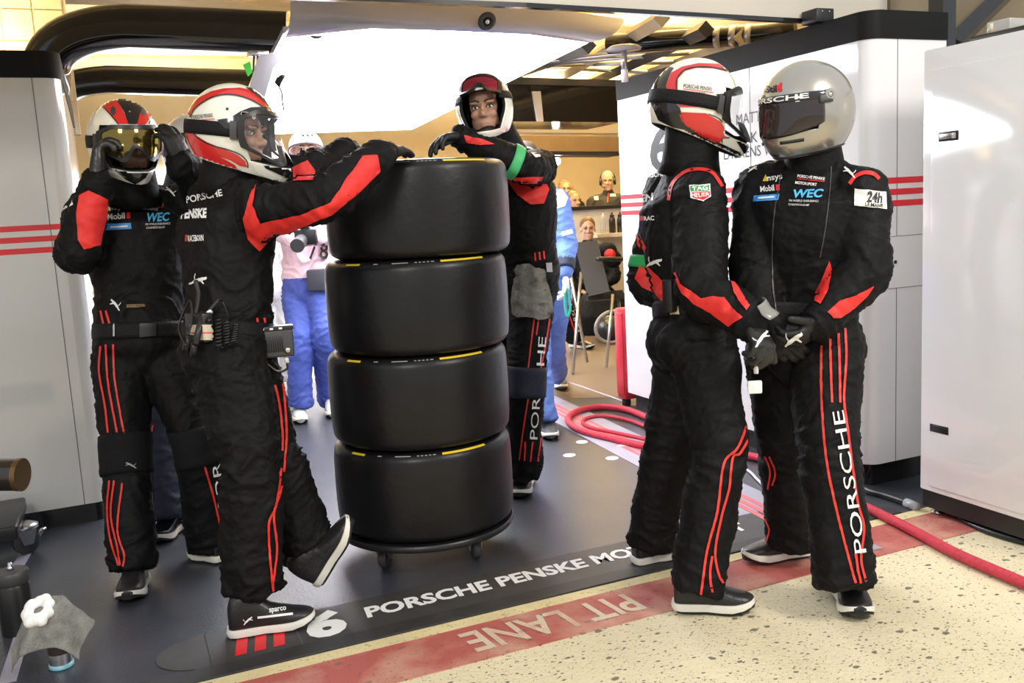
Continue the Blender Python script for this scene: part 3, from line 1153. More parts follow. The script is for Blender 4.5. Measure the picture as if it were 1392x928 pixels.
def make_eyes(parent, M, s=1.0, brow=None, open_=True):
    for sy in (1, -1):
        c = M @ Vector((0.0735 * s, 0.0305 * s, 0.010 * s)) if sy > 0 else M @ Vector((0.0735 * s, -0.0305 * s, 0.010 * s))
        f = (M.to_3x3() @ Vector((1, 0, 0))).normalized()
        u = (M.to_3x3() @ Vector((0, 0, 1))).normalized()
        l = (M.to_3x3() @ Vector((0, 1, 0))).normalized()
        ey = mk('eye', ball(c, 1, 14, 10, (f * 0.013 * s, l * 0.0145 * s, u * 0.0075 * s)), EYEW, parent)
        mk('iris', ball(c + f * 0.0095 * s, 1, 12, 8, (f * 0.0045 * s, l * 0.0062 * s, u * 0.0062 * s)), IRIS, ey)
        mk('eyelid', tube(catmull([c + f * 0.006 * s + l * 0.016 * s, c + f * 0.0125 * s + u * 0.0072 * s + l * 0.006 * s, c + f * 0.0125 * s + u * 0.0072 * s - l * 0.006 * s, c + f * 0.006 * s - l * 0.016 * s], 4), 0.0022 * s, 6), HAIRD, ey)
        if brow:
            b = [M @ Vector((x * s, y * sy * s, z * s)) for x, y, z in ((0.089, 0.012, 0.030), (0.094, 0.028, 0.036), (0.084, 0.048, 0.032))]
            mk('eyebrow', tube(catmull(b, 4), [0.0042 * s] * 8 + [0.002 * s], 8, flat=0.8), brow, parent)


def make_hand(wr, dirv, nrm, side, el, curl=(0.35, 0.45, 0.4), thumb=0.3, s=1.0, spread=0.12, cuff=0.075, cr=0.047, voxel=0.0042):
    """gloved hand: palm, four unequal bent fingers, thumb from the side of the palm, gauntlet over the wrist"""
    d = Vector(dirv).normalized()
    n = Vector(nrm)
    n = (n - d * n.dot(d)).normalized()
    t = d.cross(n) if side == 'R' else n.cross(d)
    wr = Vector(wr)
    parts = [loft([(wr - d * 0.015 * s, t * 0.031 * s, n * 0.026 * s), (wr + d * 0.02 * s, t * 0.037 * s, n * 0.024 * s), (wr + d * 0.055 * s, t * 0.045 * s, n * 0.021 * s),
                   (wr + d * 0.088 * s, t * 0.046 * s, n * 0.0175 * s), (wr + d * 0.10 * s, t * 0.042 * s, n * 0.013 * s)], 18, pw=2.6)]
    for i, (o, L, b) in enumerate(((0.0335, 0.076, 0.086), (0.0115, 0.084, 0.094), (-0.011, 0.078, 0.090), (-0.0325, 0.062, 0.080))):
        p = wr + (d * b + t * o) * s
        a = 0.0
        dd = (d + t * spread * (1.5 - i) * 0.5).normalized()
        ch = [p - dd * 0.02 * s, p]
        for q, fr in zip(curl, (0.45, 0.30, 0.25)):
            a += q * (1.0 + 0.06 * i)
            p = p + (dd * math.cos(a) + n * math.sin(a)) * L * fr * s
            ch.append(p)
        parts.append(limb(ch, [0.0115 * s, 0.0118 * s, 0.0112 * s, 0.0104 * s, 0.0092 * s], 3))
        parts.append(ball(ch[1] - n * 0.004 * s, 0.0125 * s, 10, 8))
    p = wr + (d * 0.028 + t * 0.032) * s
    ch = [wr + (d * 0.012 + t * 0.015) * s, p]
    a = thumb
    base = (d * 0.66 + t * 0.72).normalized()
    for L, k in ((0.040, 0.7), (0.034, 1.0), (0.027, 1.35)):
        q = (base * math.cos(a * k) + n * math.sin(a * k) + d * 0.25 * k).normalized()
        p = p + q * L * s
        ch.append(p)
    parts.append(limb(ch, [0.018 * s, 0.0165 * s, 0.0138 * s, 0.0128 * s, 0.0105 * s], 3))
    ax = (Vector(el) - wr).normalized()
    parts.append(limb([wr + d * 0.01, wr + ax * 0.035, wr + ax * cuff], [0.034 * s, 0.040 * s, cr], 4))
    V, F, N = smooth_remesh(J(*parts), voxel * s, 2, 0.5)
    return [Vector(v) for v in V], F


def make_shoe(root, heel, toe, up=None, width=0.098, name='shoe', sole=None, upper=None, hem=None):
    """racing shoe: upper, white midsole, dark tread, laces"""
    heel, toe = Vector(heel), Vector(toe)
    L = (toe - heel).length
    f = (toe - heel).normalized()
    up = Vector(up) if up else Vector((0, 0, 1))
    M = frame(heel, f, up)
    w = width / 2
    outl = [(0.0, 0.30), (0.03, 0.60), (0.10, 0.74), (0.25, 0.74), (0.42, 0.70), (0.58, 0.88), (0.72, 1.0), (0.85, 0.96), (0.94, 0.76), (0.985, 0.48), (1.0, 0.22)]
    def ring(z, gx, gw, lift=0.0):
        pts = []
        for x, y in outl:
            pts.append((x * L * gx[1] + gx[0], y * w * gw, z + lift * max(0, x - 0.62) ** 2 * 2))
        for x, y in reversed(outl):
            pts.append((x * L * gx[1] + gx[0], -y * w * gw, z + lift * max(0, x - 0.62) ** 2 * 2))
        return pts
    def rings(rs, cap=True):
        n = len(rs[0])
        V = [M @ Vector(p) for r in rs for p in r]
        F = []
        for i in range(len(rs) - 1):
            for k in range(n):
                F.append((i * n + k, i * n + (k + 1) % n, (i + 1) * n + (k + 1) % n, (i + 1) * n + k))
        F.append(tuple(range(n)))
        F.append(tuple((len(rs) - 1) * n + k for k in range(n)))
        return V, F
    secs = []
    # upper: cross sections from heel to toe
    for x, hw, h in ((0.005, 0.45, 0.085), (0.05, 0.70, 0.125), (0.14, 0.74, 0.140), (0.26, 0.72, 0.138), (0.37, 0.72, 0.112), (0.50, 0.82, 0.080), (0.62, 0.92, 0.066), (0.75, 0.95, 0.054), (0.87, 0.86, 0.047), (0.95, 0.66, 0.040), (0.995, 0.32, 0.034)):
        c = M @ Vector((x * L, 0, 0.018 + h * 0.42))
        secs.append((c, (M.to_3x3() @ Vector((0, 1, 0))) * hw * w, (M.to_3x3() @ Vector((0, 0, 1))) * h * 0.58))
    Vu, Fu, N = smooth_remesh(loft(secs, 20, pw=2.3), 0.006, 3, 0.5)
    sh = mk(name, ([Vector(v) for v in Vu], Fu), upper or SHOEK, root)
    mk('tread', rings([ring(0.0, (0.006, 0.97), 0.93, 0.10), ring(0.010, (0.0, 1.0), 1.0, 0.10)]), RUBB, sh, angle=40)
    mk('midsole', rings([ring(0.009, (-0.004, 1.012), 1.03, 0.10), ring(0.022, (-0.008, 1.02), 1.08, 0.09), ring(0.034, (-0.004, 1.0), 1.02, 0.06)]), sole or SOLEW, sh, angle=50)
    for k in range(4):
        x = 0.40 + 0.075 * k
        z = 0.118 - 0.030 * k * 0.8
        hw = 0.024
        pts = [M @ Vector((x * L, s * hw, z + 0.004 - abs(s) * 0.007)) for s in (-1, -0.5, 0, 0.5, 1)]
        mk('lace', tube(pts, 0.0032, 6), PLAST if upper is None else WHITE, sh)
    return sh, bvh_of((Vu, Fu))


def ring_band(bvh, c, axis, h, off, a0=0.0, a1=2 * PI, ref=None, n=48, rows=4, th=0.006, out=None):
    """fabric band wrapped around a limb or waist: rays from the axis find the surface"""
    axis = Vector(axis).normalized()
    ref = Vector(ref) if ref else Vector((0.3, 0.2, 0.9))
    u = (ref - axis * ref.dot(axis)).normalized()
    w = axis.cross(u)
    full = abs(a1 - a0 - 2 * PI) < 1e-6
    m = n if full else n + 1
    grid = []
    for j in range(rows + 1):
        o = Vector(c) + axis * h * (j / rows - 0.5)
        rad = []
        for k in range(m):
            a = a0 + (a1 - a0) * k / n
            d = u * math.cos(a) + w * math.sin(a)
            hit = bvh.ray_cast(o, d, 0.6)
            rad.append(hit[3] if hit[0] is not None else None)
        ok = [r for r in rad if r is not None]
        med = sorted(ok)[len(ok) // 2] if ok else 0.08
        rad = [med if r is None or r > med * 1.75 else r for r in rad]
        for _ in range(2):
            rad = [(rad[k - 1] + 2 * rad[k] + rad[(k + 1) % m]) / 4 if (full or 0 < k < m - 1) else rad[k] for k in range(m)]
        grid.append([(o, u * math.cos(a0 + (a1 - a0) * k / n) + w * math.sin(a0 + (a1 - a0) * k / n), rad[k]) for k in range(m)])
    mean = [sum(grid[j][k][2] for j in range(rows + 1)) / (rows + 1) for k in range(m)]
    V, F = [], []
    for j in range(rows + 1):
        for k in range(m):
            o, d, r = grid[j][k]
            edge = 0.0 if 0 < j < rows else 0.35
            V.append(o + d * (0.5 * r + 0.5 * mean[k] + off - edge * th * 0.5))
    nn = len(V)
    for j in range(rows + 1):
        for k in range(m):
            o, d, r = grid[j][k]
            V.append(o + d * (0.5 * r + 0.5 * mean[k] + off - th))
    K = m if full else m - 1
    for j in range(rows):
        for k in range(K):
            a, b = j * m + k, j * m + (k + 1) % m
            F.append((a, b, b + m, a + m))
            F.append((nn + a, nn + a + m, nn + b + m, nn + b))
    for j in (0, rows):
        for k in range(K):
            a, b = j * m + k, j * m + (k + 1) % m
            F.append((a, b, nn + b, nn + a))
    return V, F


class Person:
    def __init__(self, label, j, k=1.0, voxel=0.009, group=None, suit=None, skin=None, head_dir=None, head_up=None, head_s=1.0, seed=0, wrinkle=1.0,
                 bulk=1.0, legs=True, arm_r=1.0, leg_r=1.0, collar=True, lower=None, hand_skin=False, torso_d=1.0, raw=None):
        j = raw if raw else {a: v3(b) for a, b in j.items()}
        self.j = j
        base = Vector((j['pelvis'].x, j['pelvis'].y, 0.0))
        self.root = thing('person', label, 'person', base, group)
        suit = suit or SUIT
        self.suit = suit
        L = (j['shL'] - j['shR'])
        U = (j['neck'] - j['pelvis']).normalized()
        L = (L - U * L.dot(U)).normalized()
        Fw = L.cross(U)
        LH = (j['hipL'] - j['hipR'])
        LH = (LH - U * LH.dot(U)).normalized()
        FH = LH.cross(U)
        self.L, self.U, self.Fw = L, U, Fw
        b = k * bulk
        ms = (j['shL'] + j['shR']) / 2
        waist = j['pelvis'].lerp(j['chest'], 0.42)
        lm = (L + LH).normalized()
        fm = lm.cross(U).normalized()
        hsh = (j['shL'] - j['shR']).length / 2
        td = torso_d
        secs = [(j['pelvis'] - U * 0.13 * k, LH * 0.10 * b, FH * 0.10 * b * td), (j['pelvis'] - U * 0.06 * k, LH * 0.165 * b, FH * 0.135 * b * td), (j['pelvis'] + U * 0.03 * k, LH * 0.172 * b, FH * 0.132 * b * td),
                (waist, lm * 0.160 * b, fm * 0.122 * b * td), (j['chest'] - U * 0.05 * k, L * 0.180 * b, Fw * 0.138 * b * td), (j['chest'] + U * 0.06 * k, L * 0.192 * b, Fw * 0.138 * b * td),
                (ms + U * 0.0 * k, L * max(0.15, hsh * 0.95) * b, Fw * 0.108 * b * td), (ms.lerp(j['neck'], 0.5) + U * 0.012, L * 0.135 * b, Fw * 0.088 * b), (j['neck'], L * 0.070 * k, Fw * 0.072 * k),
                (j['neck'].lerp(j['head'], 0.45), L * 0.060 * k, Fw * 0.064 * k)]
        parts = [loft(secs, 28, pw=2.4)]
        ar, lr = arm_r * k, leg_r * k
        self.bones = []
        for s in 'LR':
            sh, el, wr = j['sh' + s], j['el' + s], j['wr' + s]
            parts.append(limb([j['neck'] - U * 0.012, j['neck'].lerp(sh, 0.5) + U * 0.004, sh.lerp(ms, 0.12) - U * 0.004], [0.066 * k, 0.066 * k, 0.066 * k]))
            parts.append(limb([sh.lerp(ms, 0.15), sh, sh.lerp(el, 0.5), el, el.lerp(wr, 0.45), wr], [0.074 * ar, 0.074 * ar, 0.072 * ar, 0.066 * ar, 0.060 * ar, 0.047 * ar]))
            self.bones += [(sh, el), (el, wr)]
            if legs:
                hp, kn, an = j['hip' + s], j['kn' + s], j['an' + s]
                parts.append(limb([hp + U * 0.03, hp.lerp(kn, 0.25), hp.lerp(kn, 0.65), kn, kn.lerp(an, 0.35), kn.lerp(an, 0.75), an + (an - kn).normalized() * 0.03], [0.108 * lr, 0.112 * lr, 0.098 * lr, 0.086 * lr, 0.091 * lr, 0.088 * lr, 0.085 * lr], end=False))
                self.bones += [(hp, kn), (kn, an)]
                parts.append(ball(hp - FH * 0.055 * k - U * 0.005, 0.104 * k * bulk))
        if legs:
            hm = (j['hipL'] + j['hipR']) / 2
            parts.append(ball(hm - FH * 0.062 * k + U * 0.01, 0.118 * k * bulk))
            parts.append(ball(hm + FH * 0.02 * k - U * 0.03, 0.115 * k * bulk))
        self.bones.append((j['pelvis'], j['chest']))
        V, F, N = smooth_remesh(J(*parts), voxel, 5, 0.5)
        # folds: short across the limb's length, long around it, strongest near the joints
        nb = len(self.bones)
        T = np.empty((nb, len(V)))
        Dm = np.empty((nb, len(V)))
        for i, (a, bb) in enumerate(self.bones):
            t, dd, q = seg_frame(V, a, bb)
            T[i], Dm[i] = t, dd - (0.09 if i == nb - 1 else 0.0)
        own = Dm.argmin(0)
        amp = np.empty(len(V))
        for i in range(len(V)):
            o = own[i]
            a, bb = self.bones[o]
            ln = (bb - a).length
            t = T[o, i]
            x, y, z = V[i]
            s = t * ln
            ax = (bb - a) / ln
            p_ = Vector((x, y, z))
            lat = p_ - ax * p_.dot(ax)
            fr = 20.0 if o != nb - 1 else 13.0
            warp = noise.noise(p_ * 6.0 + Vector((seed, 0, 0))) * 1.6
            w1 = noise.noise(lat * 9 + ax * (s * fr + warp) + Vector((seed + o * 3.1, 0, 0)))
            w2 = noise.noise(p_ * 8 + Vector((seed * 3.0, 0, 0)))
            jn = max(0.0, 1 - min(abs(t), abs(t - 1.0)) / 0.45)
            if o == nb - 1:
                jn = max(0, 1 - abs(t - 0.25) / 0.5)
            fold = max(0.0, 1 - abs(w1) * 4.0)
            w3 = noise.noise(lat * 22 + ax * (s * fr * 2.6 + warp * 2) + Vector((seed + 5.0, 1.0, 0)))
            amp[i] = wrinkle * ((0.003 + 0.0085 * jn) * fold + 0.009 * w2 + 0.0035 * max(0.0, 1 - abs(w3) * 4.0))
        V = V + N * amp[:, None]
        self.bodyvf = (V, F)
        Vv = [Vector(v) for v in V]
        mi = [0] * len(F)
        mats = [suit]
        if lower is not None:
            mats.append(lower)
            pz = j['pelvis']
            for fi, f in enumerate(F):
                c = sum((Vv[i] for i in f), Vector()) / len(f)
                if (c - pz).dot(U) < 0.06 and own[f[0]] in ([2, 3, 6, 7] if legs else []) or ((c - pz).dot(U) < 0.02 and own[f[0]] == nb - 1):
                    mi[fi] = 1
        mats.append(skin or SKIN)
        self.M = None
        if head_dir is not None:
            hv, hf, M = make_head(j['head'], head_dir, head_up or Vector((0, 0, 1)), head_s)
            n = len(Vv)
            Vv += hv
            F = F + [tuple(i + n for i in f) for f in hf]
            Mi = M.inverted()
            for f in hf:
                q = Mi @ (sum((hv[i] for i in f), Vector()) / len(f))
                hood = collar and (q.x < 0.040 * head_s or q.z < -0.078 * head_s or abs(q.y) > 0.058 * head_s)
                mi.append(0 if hood else len(mats) - 1)
            self.M = M
            self.headbvh = bvh_of((hv, hf))
            self.collar = collar
        self.body = mk('body', (Vv, F), mats, self.root, mi=mi, recalc=False)
        self.bvh = bvh_of(self.bodyvf)
        if collar and head_dir is not None:
            q = j['head'] + Vector(head_dir) * -0.015
            nk = j['neck']
            ax = (q - nk).normalized()
            Lc = (L - ax * L.dot(ax)).normalized()
            Fc = Lc.cross(ax)
            mk('collar', loft([(nk - ax * 0.03, Lc * 0.112 * k, Fc * 0.108 * k), (nk + ax * 0.015, Lc * 0.098 * k, Fc * 0.100 * k), (nk.lerp(q, 0.45), Lc * 0.088 * k, Fc * 0.094 * k), (nk.lerp(q, 0.68), Lc * 0.086 * k, Fc * 0.094 * k), (nk.lerp(q, 0.72), Lc * 0.080 * k, Fc * 0.088 * k)], 24), suit, self.root)

    def decal(self, name, v2f2, m, off=0.003, bvh=None, parent=None):
        return decal(name, bvh or self.bvh, v2f2, m, parent or self.root, off)

    def stripes(self, lines, w, m=None, name='red_piping'):
        for ln in lines:
            self.decal(name, line2(ln, w), m or REDS, 0.0035)

    def glove(self, side, dirv, nrm, m=GLOVE, **kw):
        vf = make_hand(self.j['wr' + side], dirv, nrm, side, self.j['el' + side], **kw)
        o = mk('glove', vf, m, self.root, recalc=False)
        return o, bvh_of(vf)


# ------------------------------------------------------------------ helmets
def surf(az, el, st, off=0.0):
    """point on the helmet shell, local axes x forward, y left, z up"""
    ca, sa = math.cos(az), math.sin(az)
    ce, se = math.cos(el), math.sin(el)
    ax = st['front'] if ca > 0 else st['back']
    x, y = ax * ce * ca, st['side'] * ce * sa
    z = (st['up'] if se > 0 else st['low']) * se
    if se < 0 and ca > 0:
        def sm(a, b, t):
            t = min(1, max(0, (t - a) / (b - a)))
            return t * t * (3 - 2 * t)
        w = sm(0.0, 0.11, -z) * sm(0.15, 1.0, ca)
        x += st['chin'] * w
        z -= st['drop'] * w
        y *= 1 - st['narrow'] * w
    if off:
        q = Vector((x, y, z))
        n = Vector((x / ax ** 2, y / st['side'] ** 2, z / st['up'] ** 2)).normalized()
        q += n * off
        return q
    return Vector((x, y, z))


OFFROAD = dict(front=0.150, back=0.168, side=0.132, up=0.160, low=0.170, chin=0.095, drop=0.026, narrow=0.34)
ROUND = dict(front=0.160, back=0.172, side=0.138, up=0.160, low=0.175, chin=0.030, drop=0.006, narrow=0.12)


def patch(st, M, a0, a1, e0, e1, off, na=24, ne=8, th=0.0, edge=None):
    """piece of shell between azimuths and elevations, optionally with thickness"""
    V, F = [], []
    for i in range(na + 1):
        for k in range(ne + 1):
            a = a0 + (a1 - a0) * i / na
            lo = e0(a) if callable(e0) else e0
            hi = e1(a) if callable(e1) else e1
            V.append(M @ surf(a, lo + (hi - lo) * k / ne, st, off))
    for i in range(na):
        for k in range(ne):
            a = i * (ne + 1) + k
            F.append((a, a + 1, a + ne + 2, a + ne + 1))
    if th:
        n = len(V)
        c = M.translation
        V += [v + (c - v).normalized() * th for v in V[:]]
        F += [tuple(i + n for i in reversed(f)) for f in F[:]]
        bd = [i * (ne + 1) for i in range(na + 1)] + [na * (ne + 1) + k for k in range(1, ne + 1)] + [i * (ne + 1) + ne for i in range(na - 1, -1, -1)] + [k for k in range(ne - 1, 0, -1)]
        for q in range(len(bd)):
            a, b = bd[q], bd[(q + 1) % len(bd)]
            F.append((a, b, b + n, a + n))
    return V, F


R_ = math.radians


def make_helmet(per, c, fwd, up, st, shell_mat, s=1.0, opening=True, cut=(-0.118, 0.20), oa=58, oe=(-30, 22)):
    """shell with a face opening, lower edge cut by a slanted plane, lining inside"""
    M = frame(c, fwd, up) @ Matrix.Scale(s, 4)
    na, ne = 120, 72
    V, F = [], []
    for i in range(ne + 1):
        el = -PI / 2 + PI * i / ne
        for k in range(na):
            az = -PI + 2 * PI * k / na
            V.append(surf(az, el, st))
    for i in range(ne):
        for k in range(na):
            az = -PI + 2 * PI * (k + 0.5) / na
            el = -PI / 2 + PI * (i + 0.5) / ne
            if opening and abs(az) < R_(oa) and R_(oe[0]) < el < R_(oe[1]):
                continue
            a, b = i * na + k, i * na + (k + 1) % na
            F.append((a, b, b + na, a + na))
    bm = bmesh.new()
    vs = [bm.verts.new(v) for v in V]
    for f in F:
        try:
            bm.faces.new([vs[i] for i in f])
        except ValueError:
            pass
    bmesh.ops.remove_doubles(bm, verts=bm.verts, dist=1e-5)
    bmesh.ops.bisect_plane(bm, geom=bm.verts[:] + bm.edges[:] + bm.faces[:], plane_co=(0, 0, cut[0]), plane_no=(-cut[1], 0, -1), clear_outer=True)
    for v in [v for v in bm.verts if not v.link_faces]:
        bm.verts.remove(v)
    Vo, Fo = dump(bm)
    n = len(Vo)
    # inner lining
    inn = []
    for v in Vo:
        inn.append(Vector((v.x * 0.885, v.y * 0.86, v.z * 0.90 if v.z > -0.05 else -0.045 + (v.z + 0.05) * 1.0)))
    es = {}
    for f in Fo:
        for q in range(len(f)):
            e = tuple(sorted((f[q], f[(q + 1) % len(f)])))
            es[e] = es.get(e, 0) + 1
    Vw = [M @ v for v in Vo]
    rimf = [(a, b, b + n, a + n) for (a, b), ct in es.items() if ct == 1]
    Vall = Vw + [M @ v for v in inn]
    Fall = [tuple(f) for f in Fo] + [tuple(i + n for i in reversed(f)) for f in Fo] + rimf
    mi = [0] * len(Fo) + [1] * len(Fo) + [1] * len(rimf)
    o = mk('helmet', (Vall, Fall), [shell_mat, FOAMP], per.root, mi=mi, recalc=False)
    per.hM, per.hst = M, st
    return o, bvh_of((Vw, Fo)), M


def goggles(per, hel, M, st, lens, a=62, e=(-27, 26), frame_m=PLAST, lift=0.0, strap=True, strap_el=(-8, 8), nose=True):
    """frame ring, lens and strap that follow the shell"""
    A = R_(a)
    lo, hi = R_(e[0]), R_(e[1])
    def e0(t):
        q = abs(t) / A
        nn = R_(13) * math.exp(-(t / R_(13)) ** 2) if nose else 0
        return lo * (1 - 0.42 * max(0, q - 0.55) / 0.45) + nn
    def e1(t):
        q = abs(t) / A
        return hi * (1 - 0.40 * max(0, q - 0.6) / 0.4)
    thick = R_(5.0)
    off = 0.016 + lift
    ring = J(patch(st, M, -A, A, lambda t: e1(t) - thick, e1, off, 36, 3, 0.022), patch(st, M, -A, A, e0, lambda t: e0(t) + thick * 0.8, off, 36, 3, 0.022),
             patch(st, M, -A, -A + R_(8), e0, e1, off, 4, 8, 0.022), patch(st, M, A - R_(8), A, e0, e1, off, 4, 8, 0.022))
    fr = mk('goggle_frame', ring, frame_m, hel, angle=45)
    if lens is not None:
        mk('goggle_lens', patch(st, M, -A + R_(4), A - R_(4), lambda t: e0(t) + thick * 0.5, lambda t: e1(t) - thick * 0.5, off - 0.004, 36, 10), lens, hel)
    if strap:
        s0, s1 = R_(strap_el[0]), R_(strap_el[1])
        mk('goggle_strap', patch(st, M, A - R_(2), 2 * PI - A + R_(2), s0, s1, 0.005, 60, 3, 0.003), WEB, hel)
        for sg in (1, -1):
            mk('strap_clip', patch(st, M, sg * (A + R_(1)), sg * (A + R_(9)), s0 - R_(2), s1 + R_(2), 0.011, 4, 4, 0.008), DPLAST, hel, angle=40)
    return fr


RH = Vector((RGT.x, RGT.y, 0)).normalized()      # towards the right of the picture, level
FH_ = Vector((-RH.y, RH.x, 0))                   # away from the viewer, level
ZUP = Vector((0, 0, 1))


def face_dir(deg, down=0.0):
    """deg: 0 faces the viewer, +90 faces picture right, -90 picture left"""
    a = R_(deg)
    return (RH * math.sin(a) - FH_ * math.cos(a) - ZUP * math.tan(R_(down))).normalized()


def build_silver():
    j = dict(head=(1099, 158, 3.06), neck=(1106, 226, 3.13), chest=(1098, 300, 3.13), pelvis=(1092, 445, 3.2),
             shL=(1170, 264, 3.03), shR=(1034, 258, 3.24), elL=(1174, 368, 2.98), wrL=(1112, 440, 2.93), elR=(1026, 372, 3.16), wrR=(1048, 446, 3.08),
             hipL=(1122, 470, 3.13), hipR=(1060, 470, 3.27), knL=(1127, 620, 3.00), anL=(1147, 783, 2.97), knR=(1068, 615, 3.34), anR=(1078, 728, 3.42))
    p = Person('person in black racing suit wearing a plain silver full-face helmet, hands clasped', j, 1.0, 0.0085, seed=3, bulk=1.04, head_dir=face_dir(-64), leg_r=1.06, arm_r=1.20, skin=SKIN2)
    g, p.glb = p.glove('L', P(1072, 470, 2.90) - j_(p, 'wrL'), FWD * 0.6 + Vector((0, 0, 0.7)), curl=(0.5, 0.6, 0.5), thumb=0.35)
    p.glove('R', P(1076, 480, 3.02) - j_(p, 'wrR'), FWD * 0.8 + RH * 0.5, curl=(0.5, 0.6, 0.5), thumb=0.35)
    make_shoe(p.root, G(1146, 806), G(1170, 846), width=0.108)
    make_shoe(p.root, G(1104, 752), G(1010, 766), width=0.10)
    h, hb, M = make_helmet(p, P(1096, 150, 3.06), face_dir(-64, 5), (ZUP + RH * 0.06).normalized(), ROUND, SILV, 1.0, opening=True, cut=(-0.135, 0.10), oa=66, oe=(-20, 14))
    st = ROUND
    mk('visor', patch(st, M, R_(-72), R_(72), lambda t: R_(-24) * (1 - 0.45 * (abs(t) / R_(72)) ** 3), R_(17), 0.004, 40, 12, 0.003), VISOR, h)
    strip = patch(st, M, R_(-76), R_(76), R_(11.5), R_(20), 0.0065, 40, 3, 0.003)
    mk('visor_strip', strip, HELK, h)
    for sg in (1, -1):
        q, o = M @ surf(sg * R_(80), R_(15), st, 0.0), M.translation
        n = (q - o).normalized()
        T = frame(q - n * 0.004, ZUP, n)
        pv = mk('visor_pivot', xf(lathe([(0.019, 0), (0.019, 0.010), (0.015, 0.014), (0.009, 0.014), (0.008, 0.010)], n=24), T), SILV, h, angle=40)
        mk('pivot_screw', xf(lathe([(0.007, 0.008), (0.007, 0.015)], n=14), T), CHROME, pv)
        mk('visor_arm', patch(st, M, sg * R_(66), sg * R_(82), R_(6), R_(16), 0.008, 6, 3, 0.005), DPLAST, h)
        mk('vent', patch(st, M, sg * R_(22), sg * R_(52), R_(-31), R_(-28), 0.004, 8, 2, 0.006), BLACKP, h)
    mk('chin_vent', patch(st, M, R_(-9), R_(9), R_(-47), R_(-44), 0.004, 6, 2, 0.006), BLACKP, h)
    mk('edge_trim', patch(st, M, 0, 2 * PI, lambda t: R_(-52) + R_(8) * (1 - math.cos(t)) / 2, lambda t: R_(-50) + R_(8) * (1 - math.cos(t)) / 2, 0.003, 60, 1, 0.004), BLACKP, h)
    p.hel, p.hb, p.stripbvh = h, hb, bvh_of(strip)
    return p


def j_(p, k):
    return p.j[k]


def build_profile():
    j = dict(head=(948, 150, 3.2), neck=(938, 224, 3.25), chest=(924, 305, 3.29), pelvis=(944, 445, 3.24),
             shR=(950, 268, 3.13), shL=(910, 262, 3.45), elR=(955, 395, 2.99), wrR=(1020, 437, 2.86), elL=(886, 385, 3.46), wrL=(950, 412, 3.40),
             hipR=(955, 468, 3.14), hipL=(936, 466, 3.34), knR=(978, 612, 3.07), anR=(949, 790, 3.07), knL=(908, 612, 3.40), anL=(884, 728, 3.50))
    p = Person('person in black racing suit with red and cream helmet, facing the silver-helmeted one', j, 1.0, 0.0085, seed=11, bulk=0.96, head_dir=face_dir(92, 8), arm_r=1.22, leg_r=1.0)
    g, p.gb = p.glove('R', P(1050, 490, 2.78) - j_(p, 'wrR'), FWD * 0.7 - RH * 0.55 + ZUP * 0.1, m=GLOVEL, curl=(0.7, 0.8, 0.6), thumb=0.5, s=1.08)
    p.glove('L', RH * 0.8 - ZUP * 0.3, FWD * -1.0, curl=(0.6, 0.6, 0.5))
    make_shoe(p.root, G(916, 828), G(1027, 830), width=0.10)
    make_shoe(p.root, G(862, 768), G(926, 754), width=0.10)
    h, hb, M = make_helmet(p, P(946, 142, 3.2), face_dir(88, 13), (ZUP + RH * 0.0).normalized(), OFFROAD, HELW, 0.97)
    goggles(p, h, M, OFFROAD, LENS, a=60)
    p.hel, p.hb = h, hb
    return p


def build_leaner():
    j = dict(head=(322, 186, 3.2), neck=(310, 252, 3.24), chest=(309, 325, 3.24), pelvis=(310, 462, 3.22),
             shR=(362, 290, 3.10), shL=(284, 278, 3.38), elR=(448, 266, 2.99), wrR=(520, 210, 3.13), elL=(420, 235, 3.46), wrL=(474, 210, 3.60),
             hipR=(310, 482, 3.13), hipL=(318, 478, 3.32), knR=(340, 636, 3.09), anR=(344, 790, 3.12), knL=(372, 622, 3.27), anL=(418, 745, 3.36))
    p = Person('person in black suit and red and cream helmet leaning on tyres, foot kicked against them', j, 1.0, 0.0085, seed=5, bulk=0.98, head_dir=face_dir(74, 4), leg_r=1.12, arm_r=1.12, torso_d=1.08, wrinkle=1.3)
    g, p.gb = p.glove('R', P(566, 196, 3.33) - j_(p, 'wrR'), ZUP * -1 + FWD * 0.1, curl=(0.22, 0.20, 0.15), thumb=0.1)
    p.glove('L', P(516, 206, 3.66) - j_(p, 'wrL'), ZUP * -1 + FWD * 0.1, curl=(0.08, 0.12, 0.10), thumb=0.05)
    a, p.sb = make_shoe(p.root, G(312, 866), G(430, 846), width=0.105)
    hl, to = P(436, 794, 3.34), P(488, 708, 3.30)
    fd = (to - hl).normalized()
    make_shoe(p.root, hl, to, up=(ZUP * 0.55 - RH * 1.0 - FWD * 0.35), width=0.10)
    h, hb, M = make_helmet(p, P(318, 178, 3.2), face_dir(80, 9), ZUP, OFFROAD, HELW, 1.0)
    goggles(p, h, M, OFFROAD, LENS, a=62)
    make_eyes(p.root, p.M, 1.0, HAIRD)
    p.hel, p.hb = h, hb
    return p


